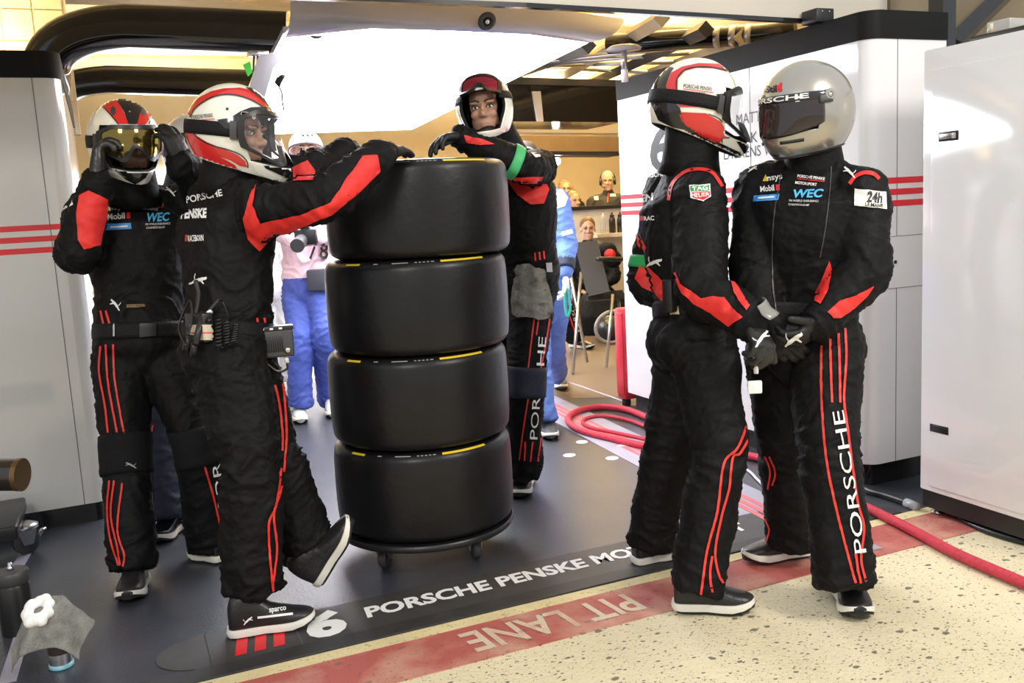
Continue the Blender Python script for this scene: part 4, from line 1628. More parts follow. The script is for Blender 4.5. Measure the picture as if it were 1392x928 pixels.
def build_goggler():
    j = dict(head=(178, 200, 3.60), neck=(182, 266, 3.68), chest=(184, 325, 3.70), pelvis=(192, 452, 3.70),
             shR=(120, 288, 3.70), shL=(238, 284, 3.80), elR=(106, 345, 3.46), wrR=(132, 246, 3.42), elL=(278, 262, 3.72), wrL=(248, 222, 3.52),
             hipR=(166, 470, 3.70), hipL=(222, 472, 3.74), knR=(172, 618, 3.62), anR=(180, 762, 3.54), knL=(270, 605, 3.70), anL=(284, 735, 3.80))
    p = Person('person in black racing suit raising both gloved hands to the mirrored goggles', j, 1.0, 0.009, seed=21, bulk=1.0, head_dir=face_dir(36, 4), arm_r=1.15, skin=mat('dark_skin', (0.16, 0.08, 0.05), 0.5))
    p.glove('R', P(136, 188, 3.44) - j_(p, 'wrR'), FWD * 0.3 + RH * 0.9, m=GLOVEL, curl=(0.55, 0.9, 0.7), thumb=0.3, s=1.28)
    p.glove('L', P(232, 180, 3.50) - j_(p, 'wrL'), FWD * 0.5 - RH * 0.9, curl=(0.35, 0.45, 0.4), thumb=0.3, s=1.05)
    make_shoe(p.root, G(192, 790), G(174, 822), width=0.108)
    make_shoe(p.root, G(304, 764), G(262, 756), width=0.10)
    h, hb, M = make_helmet(p, P(169, 192, 3.60), face_dir(36, 6), ZUP, OFFROAD, HELW, 1.0)
    goggles(p, h, M, OFFROAD, GOLDL, a=56, e=(-19, 21))
    p.hel, p.hb = h, hb
    return p


def build_middle():
    j = dict(head=(660, 152, 3.95), neck=(688, 214, 4.12), chest=(704, 275, 4.22), pelvis=(712, 380, 4.38),
             shL=(732, 228, 4.12), shR=(652, 232, 4.30), elL=(712, 226, 3.88), wrL=(626, 186, 3.80), elR=(630, 262, 4.25), wrR=(668, 212, 3.95),
             hipL=(722, 398, 4.36), hipR=(676, 400, 4.46), knL=(714, 515, 4.30), anL=(711, 638, 4.42), knR=(676, 520, 4.5), anR=(684, 636, 4.62))
    p = Person('person in black suit leaning folded arms on top of the tyre stack, face visible', j, 1.0, 0.009, seed=31, bulk=0.97, head_dir=face_dir(-6, -2), head_up=ZUP + RH * -0.08, arm_r=1.02, leg_r=0.98)
    p.glove('L', P(572, 193, 3.70) - j_(p, 'wrL'), ZUP * -1 - FWD * 0.2, curl=(0.45, 0.40, 0.30), thumb=0.35)
    p.glove('R', P(700, 216, 3.80) - j_(p, 'wrR'), ZUP * -1, curl=(0.3, 0.4, 0.3))
    make_shoe(p.root, G(718, 652), G(706, 680), width=0.10)
    make_shoe(p.root, G(692, 645), G(680, 668), width=0.10)
    make_eyes(p.root, p.M, 1.0, HAIRD)
    h, hb, M = make_helmet(p, P(659, 147, 3.95), face_dir(-6, 0), (ZUP - RH * 0.08), OFFROAD, HELW, 0.92, oa=54, oe=(-36, 26))
    # goggles pushed up onto the brow
    Mg = frame(P(658, 147, 3.95), face_dir(-6, -34), ZUP) @ Matrix.Scale(0.92, 4)
    goggles(p, h, Mg, OFFROAD, mat('pink_mirror_lens', (0.45, 0.05, 0.12), 0.08, metal=0.8), a=42, e=(-14, 24), strap=False, nose=True)
    mk('goggle_strap', patch(OFFROAD, M, R_(40), R_(320), R_(8), R_(20), 0.005, 60, 3, 0.003), WEB, h)
    p.hel, p.hb = h, hb
    return p


PE = build_silver()
PD = build_profile()
PB = build_leaner()
PA = build_goggler()
PC = build_middle()


# ------------------------------------------------------------------ prints, piping and kit on the five main figures
def Z(ox, oy, f):
    return lambda *pts: [(ox + x * f, oy + y * f) for x, y in pts]


def sponsor_chest(p, an, mo, bd, pp, mt, wec, sub):
    """chest badges: two word marks and a blue badge on one side, team name and series mark on the other"""
    p.decal('chest_logo', text2('nsys', (an[0] + 5, an[1]), (an[2], an[3]), an[4], 0.02, mx=3), WHITE)
    p.decal('chest_logo', poly2([(an[0] - 1, an[1]), (an[0] + 3, an[1] - an[4] - 1), (an[0] + 5.5, an[1])], 1.5), YELP)
    V, F = text2('Mobil', (mo[0], mo[1]), (mo[2] - 7, mo[3]), mo[4], 0.03, mx=3)
    p.decal('chest_logo', (V, F), WHITE)
    p.decal('chest_logo', text2('1', (mo[2] - 5, mo[3]), (mo[2], mo[3]), mo[4], 0.02, mx=3), REDP)
    p.decal('chest_badge', poly2(bd, 2), BLUEP)
    b0, b1 = Vector(bd[3]), Vector(bd[2])
    p.decal('badge_mark', line2([tuple(b0.lerp(b1, 0.2) + Vector((0, -4))), tuple(b0.lerp(b1, 0.85) + Vector((0, -4)))], 2.2), WHITE, 0.0045)
    p.decal('chest_lettering', text2('PORSCHE PENSKE', pp[0], pp[1], 3.8, 0.02, mx=3), WHITE)
    p.decal('chest_rule', line2([(pp[0][0], pp[0][1] + 2), (pp[1][0], pp[1][1] + 2)], 1.2), REDP)
    p.decal('chest_lettering', text2('MOTORSPORT', mt[0], mt[1], 3.8, 0.02, mx=3), WHITE)
    p.decal('series_mark', text2('WEC', wec[0], wec[1], wec[2], 0.03, 0.25, mx=3), CYANP)
    for k, (a, b) in enumerate(sub):
        p.decal('series_lettering', text2('FIA WORLD ENDURANCE' if k == 0 else 'CHAMPIONSHIP', a, b, 2.6, 0.0, mx=3), WHITE)


def kit_silver(p):
    h, hb = p.hel, p.hb
    decal('maker_lettering', hb, text2('Stil', (1040, 126), (1056, 124.5), 9, 0.03, 0.1, mx=3), BLACKP, h)
    decal('maker_lettering', hb, text2('o', (1056, 124.5), (1063, 124), 9, 0.03, 0.1, mx=3), REDP, h)
    decal('maker_flash', hb, poly2([(1055, 119), (1063, 111), (1062, 121), (1058, 122)], 2), REDP, h)
    # word on the visor strip, laid along the strip itself
    V, F, w, hh = text_mesh('PORSCHE', 0.02)
    V2, F2 = subdiv2(V, F, 0.12)
    cap = text_mesh('H', 0.02)[3]
    pts = [p.hM @ surf(R_(-46) + R_(100) * x / w, R_(13.2) + R_(5.4) * y / cap, p.hst, 0.0078) for x, y in V2]
    mk('visor_lettering', (pts, F2), WHITE, h, recalc=False)
    sponsor_chest(p, (1038, 246, 1064, 243, 8), (1034, 261, 1060, 259, 8), [(1025, 266), (1060, 264), (1058, 272), (1024, 274)],
                  ((1084, 241), (1121, 245)), ((1081, 250), (1110, 253)), ((1076, 269), (1117, 268), 11), (((1073, 274), (1113, 275)), ((1072, 279), (1100, 280))))
    p.decal('cat_mark', cat2(1023, 230, 13, 9, 0), WHITE)
    p.decal('cat_mark', cat2(1155, 234, 18, 14, 10, True), WHITE)
    p.decal('shoulder_piping', line2([(1155, 250), (1163, 240), (1175, 235), (1187, 236), (1195, 243)], 5), REDC)
    p.decal('arm_patch', poly2([(1162, 256), (1204, 261), (1205, 284), (1161, 279)], 3), WHITE, 0.004)
    p.decal('patch_lettering', text2('24h', (1178, 274), (1198, 276), 14, 0.03, mx=3), BLACKP, 0.0055)
    p.decal('patch_lettering', text2('LE MANS', (1176, 279.5), (1199, 282), 4.5, 0.02, mx=3), BLACKP, 0.0055)
    z = Z(840, 350, 0.539)
    p.decal('sleeve_panel', poly2(z((490, 104), (512, 60), (533, 8), (541, 35), (532, 80), (512, 118)), 4), REDC, 0.006)
    p.decal('sleeve_panel', poly2(z((528, 138), (560, 108), (600, 95), (645, 72), (628, 97), (590, 132), (560, 152), (543, 152)), 4), REDC, 0.006)
    p.stripes([[(1117.6, 446), (1116.5, 528), (1123, 620), (1139, 700), (1163, 792)], [(1128, 439), (1129, 490), (1131, 547)], [(1139, 434), (1141, 490), (1142, 547)],
               [(1148, 431), (1150, 485), (1147, 539), (1151, 576), (1158, 630), (1166, 684), (1174, 717), (1170, 760), (1177, 790)], [(1163, 752), (1166, 775), (1170, 792)]], 3.2)
    p.decal('leg_lettering', text2('PORSCHE', (1177, 750), (1146, 557), 15, 0.0, mx=4), WHITE, 0.004)
    p.stripes([[(1040, 620), (1047, 640), (1044, 665)], [(1046, 620), (1054, 642), (1050, 660)], [(1040, 705), (1046, 720), (1042, 735)]], 2.4)
    p.decal('front_zip', line2([(1062, 236), (1052, 300), (1050, 380), (1056, 430)], 1.6), DPLAST)
    p.decal('shoulder_seam', line2([(1130, 226), (1128, 262), (1122, 310), (1115, 350)], 1.4), DPLAST)
    V, F = ring_band(p.bvh, p.j['pelvis'] + p.U * 0.075, p.U, 0.045, 0.006, ref=p.Fw)
    mk('belt', (V, F), WEB, p.root)
    gb = p.glb
    decal('cat_mark', gb, cat2(1078, 462, 24, 26, 8, False), WHITE, p.root, 0.003)


def kit_profile(p):
    h, hb = p.hel, p.hb
    z = Z(840, 60, 0.3234)
    D_ = lambda n, pts, m, off=0.002: decal(n, hb, poly2(z(*pts), 3), m, h, off)
    D_('helmet_graphic', ((202, 175), (225, 120), (270, 95), (340, 80), (420, 83), (470, 105), (495, 130), (515, 175), (500, 160), (462, 116), (400, 101), (330, 99), (282, 112), (252, 145), (250, 190), (272, 225), (302, 250), (335, 264), (262, 264), (225, 232)), HELR)
    D_('helmet_graphic', ((140, 250), (160, 140), (195, 90), (235, 100), (222, 120), (203, 170), (206, 195), (226, 235), (260, 265), (278, 330), (310, 365), (230, 350), (170, 320)), HELK)
    D_('helmet_graphic', ((256, 285), (370, 290), (430, 325), (470, 385), (440, 392), (430, 412), (400, 410), (350, 385), (290, 345), (266, 320)), HELR)
    for ln, w in ((((515, 178), (500, 158), (465, 116), (400, 99), (330, 97), (280, 110), (250, 145), (248, 190), (270, 228), (320, 256), (350, 262)), 1.6),
                  (((380, 293), (430, 318), (475, 385), (440, 395), (437, 415)), 1.4)):
        decal('helmet_pinstripe', hb, line2(z(*ln), w), HELK, h, 0.003)
    D_('helmet_graphic', ((268, 335), (300, 348), (370, 388), (440, 420), (515, 455), (520, 480), (430, 445), (350, 405), (290, 375)), HELK)
    D_('helmet_graphic', ((412, 210), (505, 205), (530, 220), (500, 245), (455, 247), (430, 232)), HELK)
    D_('helmet_graphic', ((470, 372), (510, 340), (560, 370), (560, 440), (530, 460), (505, 420)), HELK)
    decal('helmet_lettering', hb, text2('PORSCHE PENSKE', (929, 119), (968, 123.5), 5, 0.01, mx=3), BLACKP, h, 0.003)
    decal('helmet_lettering', hb, text2('MOTORSPORT', (928, 129), (958, 131), 5, 0.01, mx=3), BLACKP, h, 0.003)
    decal('helmet_rule', hb, line2([(929, 121), (970, 126)], 1), REDP, h, 0.003)
    p.decal('shoulder_piping', line2([(909, 272), (912, 255), (919, 243), (933, 233), (951, 230), (967, 234), (977, 246), (985, 261), (986, 276)], 4.5), REDC)
    s = [(937, 252), (965, 250), (966, 267), (956, 274), (939, 269)]
    p.decal('arm_badge', poly2(s, 2), WHITE, 0.004)
    p.decal('arm_badge', poly2([(938.5, 253), (964, 251.5), (964, 259), (939, 260.5)], 2), GREENP, 0.005)
    p.decal('arm_badge', poly2([(939, 262), (964.5, 260), (965, 266.5), (956, 272.5), (940, 268)], 2), REDP, 0.005)
    p.decal('badge_lettering', text2('TAG', (941, 259.5), (962, 258), 5.6, 0.03, mx=2), WHITE, 0.006)
    p.decal('badge_lettering', text2('HEUER', (940, 268.5), (964, 267), 5.4, 0.02, mx=2), WHITE, 0.006)
    p.decal('back_lettering', text2('PORSCHE', (873, 243), (903, 239), 6, 0.02, mx=2), WHITE)
    p.decal('back_lettering', text2('EN', (870, 275), (888, 272), 10, 0.04, 0.2, mx=2), WHITE)
    p.decal('back_lettering', text2('RAC', (876, 300), (890, 299), 6, 0.02, mx=2), WHITE)
    p.decal('back_mark', poly2([(870, 294), (875, 293), (875, 300), (869, 300)], 2), REDP)
    p.decal('cat_mark', cat2(889, 357, 20, 20, 20), WHITE)
    zz = Z(840, 220, 0.2585)
    p.decal('sleeve_panel', poly2(zz((290, 535), (330, 640), (440, 718), (500, 708), (560, 712), (600, 765), (655, 815), (585, 865), (490, 795), (400, 745), (335, 685), (300, 605)), 4), REDC, 0.006)
    p.decal('sleeve_panel', poly2(zz((588, 605), (628, 655), (690, 755), (672, 780), (610, 692)), 3), REDC, 0.006)
    p.decal('sleeve_panel', poly2(zz((90, 610), (118, 545), (165, 552), (255, 640), (250, 750), (200, 695), (130, 660)), 4), REDC, 0.006)
    p.decal('back_panel', poly2(zz((98, 372), (115, 380), (150, 450), (140, 478), (105, 440)), 3), REDC)
    p.stripes([[(1026, 536), (1015, 576), (1002, 609), (984, 630), (975, 695), (961, 749), (953, 808)], [(1033, 539), (1023, 582), (1007, 614), (996, 622), (991, 663), (981, 700), (972, 749), (977, 781), (983, 792)], [(1007, 466), (1013, 495), (1019, 528)],
               [(968, 755), (965, 780), (968, 805)]], 3.2)
    V, F = ring_band(p.bvh, p.j['pelvis'] + p.U * 0.065, p.U, 0.055, 0.008, ref=p.Fw)
    bl = mk('belt', (V, F), WEB, p.root)
    bb = bvh_of((V, F))
    decal('belt_tag', bb, poly2([(911, 416), (922, 415), (925, 434), (912, 434)], 3), mat('tan_tag', (0.55, 0.48, 0.33), 0.6), bl, 0.004)
    decal('belt_patch', bb, poly2([(951, 416), (966, 417), (966, 433), (952, 433)], 3), DPLAST, bl, 0.004)
    # green arm band on the far arm
    a, b = p.j['shL'], p.j['elL']
    V, F = ring_band(p.bvh, a.lerp(b, 0.80), b - a, 0.045, 0.006)
    mk('arm_band', (V, F), GREENP, p.root)
    # belt radio
    rp = onto(p.bvh, 914, 402, 0.02)
    if rp:
        M = frame(rp, RH * 0.7 + FH_ * 0.7, ZUP)
        rd = mk('belt_radio', xf(box(-0.03, 0.03, -0.02, 0.02, -0.06, 0.05, 0.006), M), PLAST, p.root, angle=40)
        mk('antenna', xf(tube([(0.01, 0, 0.05), (0.012, 0, 0.13)], 0.006, 8), M), CABLE, rd)
    decal('cat_mark', p.gb, cat2(1035, 460, 24, 18, -20), WHITE, p.root, 0.003)
    # piece of kit held in the hand: clear visor with a white strap
    g = thing('spare_goggles', 'pair of clear goggles with a white strap dangling from the gloved hand', 'goggles', P(1028, 530, 2.83))
    Mg = frame(P(1041, 418, 2.80), RH * 0.9 - FWD * 0.5 + ZUP * 0.3, ZUP - RH * 0.5)
    mk('goggle_lens', patch(OFFROAD, Mg @ Matrix.Translation((-0.07, 0, 0)) @ Matrix.Scale(0.55, 4), R_(-40), R_(40), R_(-16), R_(16), 0.0, 20, 8, 0.002), mat('grey_clear_lens', (0.40, 0.40, 0.38), 0.15, alpha=0.6), g)
    mk('strap', tube(catmull([P(1026, 470, 2.83), P(1027, 490, 2.83), P(1028, 508, 2.83)]), [0.011] * 16 + [0.009], 8, flat=0.4), WCLOTH, g)
    mk('strap_end', xf(box(-0.022, 0.022, -0.006, 0.006, -0.02, 0.02, 0.004), frame(P(1026, 526, 2.83), RH, ZUP)), WCLOTH, g, angle=40)


def kit_leaner(p):
    h, hb = p.hel, p.hb
    z = Z(230, 100, 0.1724)
    D_ = lambda n, pts, m, off=0.002: decal(n, hb, poly2(z(*pts), 3), m, h, off)
    D_('helmet_graphic', ((150, 320), (180, 250), (225, 195), (330, 140), (430, 118), (560, 112), (640, 130), (705, 178), (790, 255), (740, 264), (700, 232), (620, 192), (530, 167), (440, 160), (340, 182), (250, 232), (195, 282), (168, 335)), HELR)
    D_('helmet_graphic', ((600, 108), (700, 122), (800, 180), (860, 270), (785, 264), (715, 196), (655, 150)), HELK, 0.003)
    D_('helmet_graphic', ((120, 435), (180, 440), (205, 482), (300, 540), (420, 590), (540, 640), (600, 690), (615, 737), (560, 727), (480, 682), (395, 652), (470, 692), (520, 722), (545, 768), (420, 742), (300, 712), (215, 660), (165, 570), (130, 490)), HELR)
    for ln in (((178, 442), (230, 508), (330, 562), (460, 598), (560, 638), (612, 690), (622, 742)), ((165, 345), (195, 288), (250, 238), (340, 188), (440, 166), (530, 173), (620, 198), (700, 238), (745, 270))):
        decal('helmet_pinstripe', hb, line2(z(*ln), 1.6), HELK, h, 0.0032)
    D_('helmet_graphic', ((380, 365), (480, 350), (560, 300), (640, 268), (780, 262), (880, 300), (900, 360), (830, 380), (700, 372), (600, 412), (520, 442), (440, 432)), HELK, 0.004)
    D_('helmet_graphic', ((636, 668), (700, 690), (790, 688), (755, 722), (690, 712)), HELK, 0.003)
    D_('helmet_graphic', ((690, 640), (800, 640), (880, 700), (985, 800), (980, 845), (850, 785), (760, 745)), HELK, 0.003)
    D_('helmet_graphic', ((640, 690), (720, 720), (820, 790), (960, 850), (940, 890), (800, 830), (700, 790)), HELW, 0.0025)
    decal('chin_badge', hb, poly2(z((800, 848), (868, 852), (870, 872), (806, 866)), 2), GREENP, h, 0.004)
    decal('chin_badge', hb, poly2(z((872, 852), (945, 860), (940, 884), (872, 872)), 2), REDP, h, 0.004)
    decal('helmet_lettering', hb, text2('PORSCHE PENSKE', (261, 162), (289.5, 159), 5, 0.01, mx=3), BLACKP, h, 0.003)
    decal('helmet_lettering', hb, text2('MOTORSPORT', (258, 167.5), (283, 169), 4.5, 0.01, mx=3), BLACKP, h, 0.003)
    decal('helmet_rule', hb, line2([(263, 164), (292, 161.5)], 0.9), REDP, h, 0.003)
    q = onto(hb, 309, 148, 0.0)
    if q:
        mk('shell_screw', ball(q, 0.005, 10, 8), DPLAST, h)
    y = Z(230, 80, 0.3556)
    p.decal('back_lettering', text2('PORSCHE', (254, 276), (303, 266), 9, 0.02, mx=3), WHITE)
    p.decal('back_lettering', text2('PENSKE', (246, 297), (281, 295), 12, 0.05, 0.15, mx=3), WHITE)
    p.decal('back_lettering', text2('RACEBORN', (256, 328), (277, 327), 8, 0.02, mx=3), WHITE)
    p.decal('back_mark', poly2([(252.5, 319), (255, 319), (254.5, 328), (252, 328)], 2), REDP)
    p.decal('cat_mark', cat2(270, 381, 18, 22, 30), WHITE)
    p.decal('sleeve_panel', poly2(y((333, 475), (322, 560), (347, 628), (500, 595), (615, 550), (690, 440), (740, 372), (795, 366), (805, 430), (720, 515), (620, 595), (500, 645), (385, 692), (345, 738), (300, 690), (285, 610), (310, 520)), 5), REDC, 0.006)
    p.decal('sleeve_panel', poly2(y((470, 415), (530, 388), (558, 430), (552, 465), (475, 468)), 4), REDC, 0.006)
    p.stripes([[(362, 488), (378, 542), (384, 606), (376, 682), (365, 714), (369, 784), (374, 819)], [(382, 500), (387, 550), (389, 600), (383, 660), (372, 698), (376, 746), (370, 800)],
               [(349, 432), (351, 446)], [(359, 432), (361, 446)], [(370, 432), (372, 446)]], 3.0)
    V, F = ring_band(p.bvh, p.j['pelvis'] + p.U * 0.03, p.U, 0.05, 0.007, ref=p.Fw)
    mk('belt', (V, F), WEB, p.root)
    # two-way radio with aerials on the back of the belt
    c = onto(p.bvh, 275, 448, 0.022)
    side = -FH_ * 0.8 - RH * 0.6
    M = frame(c, side.cross(ZUP) * -1, ZUP)
    M = Matrix((side.cross(ZUP).normalized(), side.normalized(), ZUP)).transposed().to_4x4()
    M.translation = c
    if M.to_3x3() @ Vector((1, 0, 0)) != None and (M.to_3x3() @ Vector((1, 0, 0))).dot(RH) < 0:
        M = M @ Matrix.Rotation(PI, 4, 'Z') @ Matrix.Scale(1, 4)
    rd = mk('belt_radio', xf(box(-0.05, 0.05, -0.02, 0.02, -0.045, 0.05, 0.006), M), PLAST, p.root, angle=40)
    rb = bvh_of(xf(box(-0.05, 0.05, -0.02, 0.02, -0.045, 0.05, 0.006), M))
    decal('radio_label', rb, poly2([(258, 441), (293, 441), (293, 462), (258, 462)], 4), mat('cream_label', (0.62, 0.55, 0.42), 0.6), rd, 0.003)
    decal('radio_print', rb, line2([(259, 452), (292, 452)], 1.2), REDP, rd, 0.0045)
    def pt(px, py, lift=0.045):
        q_ = onto(p.bvh, px, py, lift)
        return q_ if q_ else P(px, py, 3.05)
    mk('aerial', tube(catmull([pt(272, 440), pt(272, 405, 0.03), pt(272, 384, 0.03)]), 0.008, 8), CABLE, rd)
    mk('aerial', tube(catmull([pt(287, 440), pt(290, 425), pt(295, 410, 0.03)]), 0.007, 8), CABLE, rd)
    mk('aerial_collar', tube([pt(286, 437), pt(289, 424)], 0.011, 10), WCLOTH, rd)
    mk('push_to_talk', tube([pt(277, 470, 0.05), pt(281, 436, 0.055)], 0.011, 8), PLAST, rd)
    mk('clip', tube([pt(258, 480, 0.03), pt(263, 462, 0.04)], 0.013, 8), PLAST, rd)
    mk('clip', tube([pt(268, 484, 0.03), pt(272, 466, 0.04)], 0.011, 8), PLAST, rd)
    mk('lead', tube(catmull([pt(262, 470, 0.06), pt(256, 440, 0.05), pt(264, 412, 0.04), pt(272, 430, 0.06), pt(266, 465, 0.06)]), 0.004, 6), CABLE, rd)
    # three hanging turns of coiled lead
    for k in range(3):
        px = 299 + 9 * k
        top, bot = pt(px, 440, 0.03), pt(px + 1, 470, 0.03)
        n = 64
        ax = (bot - top)
        pts = []
        for i in range(n + 1):
            t = i / n
            a = t * 2 * PI * 8
            pts.append(top + ax * t + RH * 0.010 * math.cos(a) - FH_ * 0.010 * math.sin(a))
        mk('coiled_lead', tube(pts, 0.0032, 5), CABLE, rd)
    mk('lead', tube(catmull([pt(296, 412, 0.04), pt(304, 410, 0.03), pt(309, 425, 0.03), pt(308, 440, 0.03)]), 0.003, 6), CABLE, rd)
    # ribbed pack on the right hip
    c = onto(p.bvh, 366, 466, 0.03)
    if c is None:
        c = P(366, 466, 3.02)
    M = frame(c, RH * 0.96 + FH_ * 0.28, ZUP)
    pk = mk('hip_pack', xf(box(-0.065, 0.065, -0.022, 0.022, -0.055, 0.042, 0.010, 3), M), DPLAST, p.root, angle=40)
    mk('pack_top', xf(box(-0.068, 0.068, -0.024, 0.024, 0.038, 0.054, 0.005), M), PLAST, pk, angle=40)
    for k in range(11):
        x = -0.05 + 0.0075 * k
        mk('rib', xf(box(x, x + 0.004, -0.0255, -0.020, -0.035, 0.018, 0.001, 1), M), PLAST, pk)
    for k in range(3):
        mk('button', xf(box(-0.042 + 0.03 * k, -0.030 + 0.03 * k, -0.0262, -0.022, 0.042, 0.049, 0.001, 1), M), WCLOTH, pk)
    mk('pack_knob', xf(lathe([(0.011, 0), (0.011, 0.006), (0.005, 0.008)], n=18), M @ Matrix.Translation((0.042, -0.022, -0.032)) @ Matrix.Rotation(PI / 2, 4, 'X')), STEEL, pk)
    mk('plug', tube([M @ Vector((0.035, 0, -0.055)), M @ Vector((0.036, 0, -0.078))], 0.009, 10), WCLOTH, pk)
    mk('lead', tube(catmull([M @ Vector((0.036, 0, -0.078)), M @ Vector((0.034, 0, -0.10)), M @ Vector((0.0, 0, -0.105)), M @ Vector((-0.045, 0.0, -0.06))]), 0.004, 6), CABLE, pk)
    decal('shoe_lettering', p.sb, text2('sparco', (366, 832), (389, 829), 7, 0.02, mx=2), WHITE, p.root, 0.004)
    decal('shoe_flash', p.sb, line2([(350, 839), (398, 834)], 3), WHITE, p.root, 0.003)
    decal('cat_mark', p.sb, cat2(337, 843, 14, 10, -10), WHITE, p.root, 0.003)


def kit_goggler(p):
    h, hb = p.hel, p.hb
    z = Z(100, 120, 0.2372)
    D_ = lambda n, pts, m, off=0.002: decal(n, hb, poly2(z(*pts), 3), m, h, off)
    D_('helmet_graphic', ((125, 78), (180, 55), (250, 70), (295, 150), (322, 215), (268, 215), (215, 150), (165, 98)), HELR)
    D_('helmet_graphic', ((240, 45), (330, 45), (402, 88), (378, 150), (362, 215), (318, 215), (292, 140), (252, 75)), HELK, 0.003)
    D_('helmet_graphic', ((385, 92), (432, 108), (447, 150), (412, 215), (358, 215), (376, 150)), HELR)
    for ln in (((120, 85), (165, 105), (215, 155), (265, 215)), ((440, 112), (455, 150), (425, 215))):
        decal('helmet_pinstripe', hb, line2(z(*ln), 1.6), HELK, h, 0.003)
    for c in ((228, 130), (400, 132)):
        D_('vent', [(c[0] + 18 * math.cos(a) * 0.8, c[1] + 26 * math.sin(a)) for a in [2 * PI * k / 12 for k in range(12)]], DPLAST, 0.004)
    q = onto(hb, *z((320, 135))[0], 0.0)
    if q:
        mk('shell_screw', ball(q, 0.005, 10, 8), CHROME, h)
    D_('chin_guard', ((240, 470), (300, 522), (355, 550), (412, 512), (448, 450), (460, 380), (240, 380)), HELK, 0.003)
    sponsor_chest(p, (143, 286, 171, 284, 7), (146, 299, 177, 297, 8), [(142, 304), (178, 303), (179, 311), (143, 313)],
                  ((192, 277), (222, 280)), ((194, 285), (215, 287)), ((198, 301), (229, 300), 11), (((198, 306), (231, 305)), ((199, 311), (224, 310))))
    p.decal('cat_mark', cat2(232, 260, 16, 10, 15, True), WHITE)
    p.decal('sleeve_panel', poly2([(104, 290), (108, 266), (121, 258), (146, 271), (145, 296), (139, 317), (136, 333), (114, 339), (106, 326)], 4), REDC, 0.006)
    p.decal('arm_badge', poly2([(80, 276), (97, 268), (100, 278), (84, 287)], 3), WHITE)
    p.decal('arm_badge', line2([(82, 283), (99, 274)], 3.5), GREENP, 0.004)
    p.decal('arm_badge', line2([(84, 278), (96, 272)], 2.0), REDP, 0.004)
    p.decal('cat_mark', cat2(157, 414, 15, 15, 10, True), WHITE)
    p.decal('waist_lettering', line2([(172, 416), (197, 415)], 4), mat('bronze_print', (0.20, 0.13, 0.05), 0.6))
    V, F = ring_band(p.bvh, p.j['pelvis'] + p.U * 0.012, p.U, 0.06, 0.008, ref=p.Fw)
    bl = mk('belt', (V, F), WEB, p.root)
    bb = bvh_of((V, F))
    decal('belt_buckle', bb, poly2([(190, 436), (212, 434), (212, 456), (190, 458)], 4), PLAST, bl, 0.012)
    decal('belt_slider', bb, line2([(147, 440), (155, 440), (155, 460), (147, 460), (147, 440)], 2.2, smooth=False), STEEL, bl, 0.005)
    p.stripes([[(137, 470), (135, 505), (143, 551), (147, 588)], [(144, 468), (147, 519), (160, 592)], [(154, 468), (156, 516), (169, 592)], [(137, 422), (141, 440)], [(144, 422), (149, 440)],
               [(149, 653), (146, 691), (150, 731), (161, 768)], [(155, 653), (151, 700), (160, 745), (163, 768)], [(166, 656), (160, 719), (169, 754), (167, 770)],
               [(278, 633), (289, 671), (303, 732)], [(306, 632), (307, 650), (309, 668)]], 2.6)
    for s, cx, t in (('R', 170, 0.97), ('L', 270, 0.97)):
        kn, hp, an = p.j['kn' + s], p.j['hip' + s], p.j['an' + s]
        ax = (an - hp).normalized()
        V, F = ring_band(p.bvh, kn, ax, 0.155, 0.010, ref=p.Fw, rows=8, th=0.010)
        kp = mk('knee_pad', (V, F), PADM, p.root)
        kb = bvh_of((V, F))
        decal('cat_mark', kb, cat2(178 if s == 'R' else 291, 632 if s == 'R' else 602, 15, 9, 0, s == 'R'), DPLAST if s == 'L' else mat('grey_print', (0.35, 0.35, 0.35), 0.5), kp, 0.003)
    p.decal('leg_lettering', text2('POR', (309, 694), (299, 628), 12, 0.0, mx=4), WHITE, 0.004)


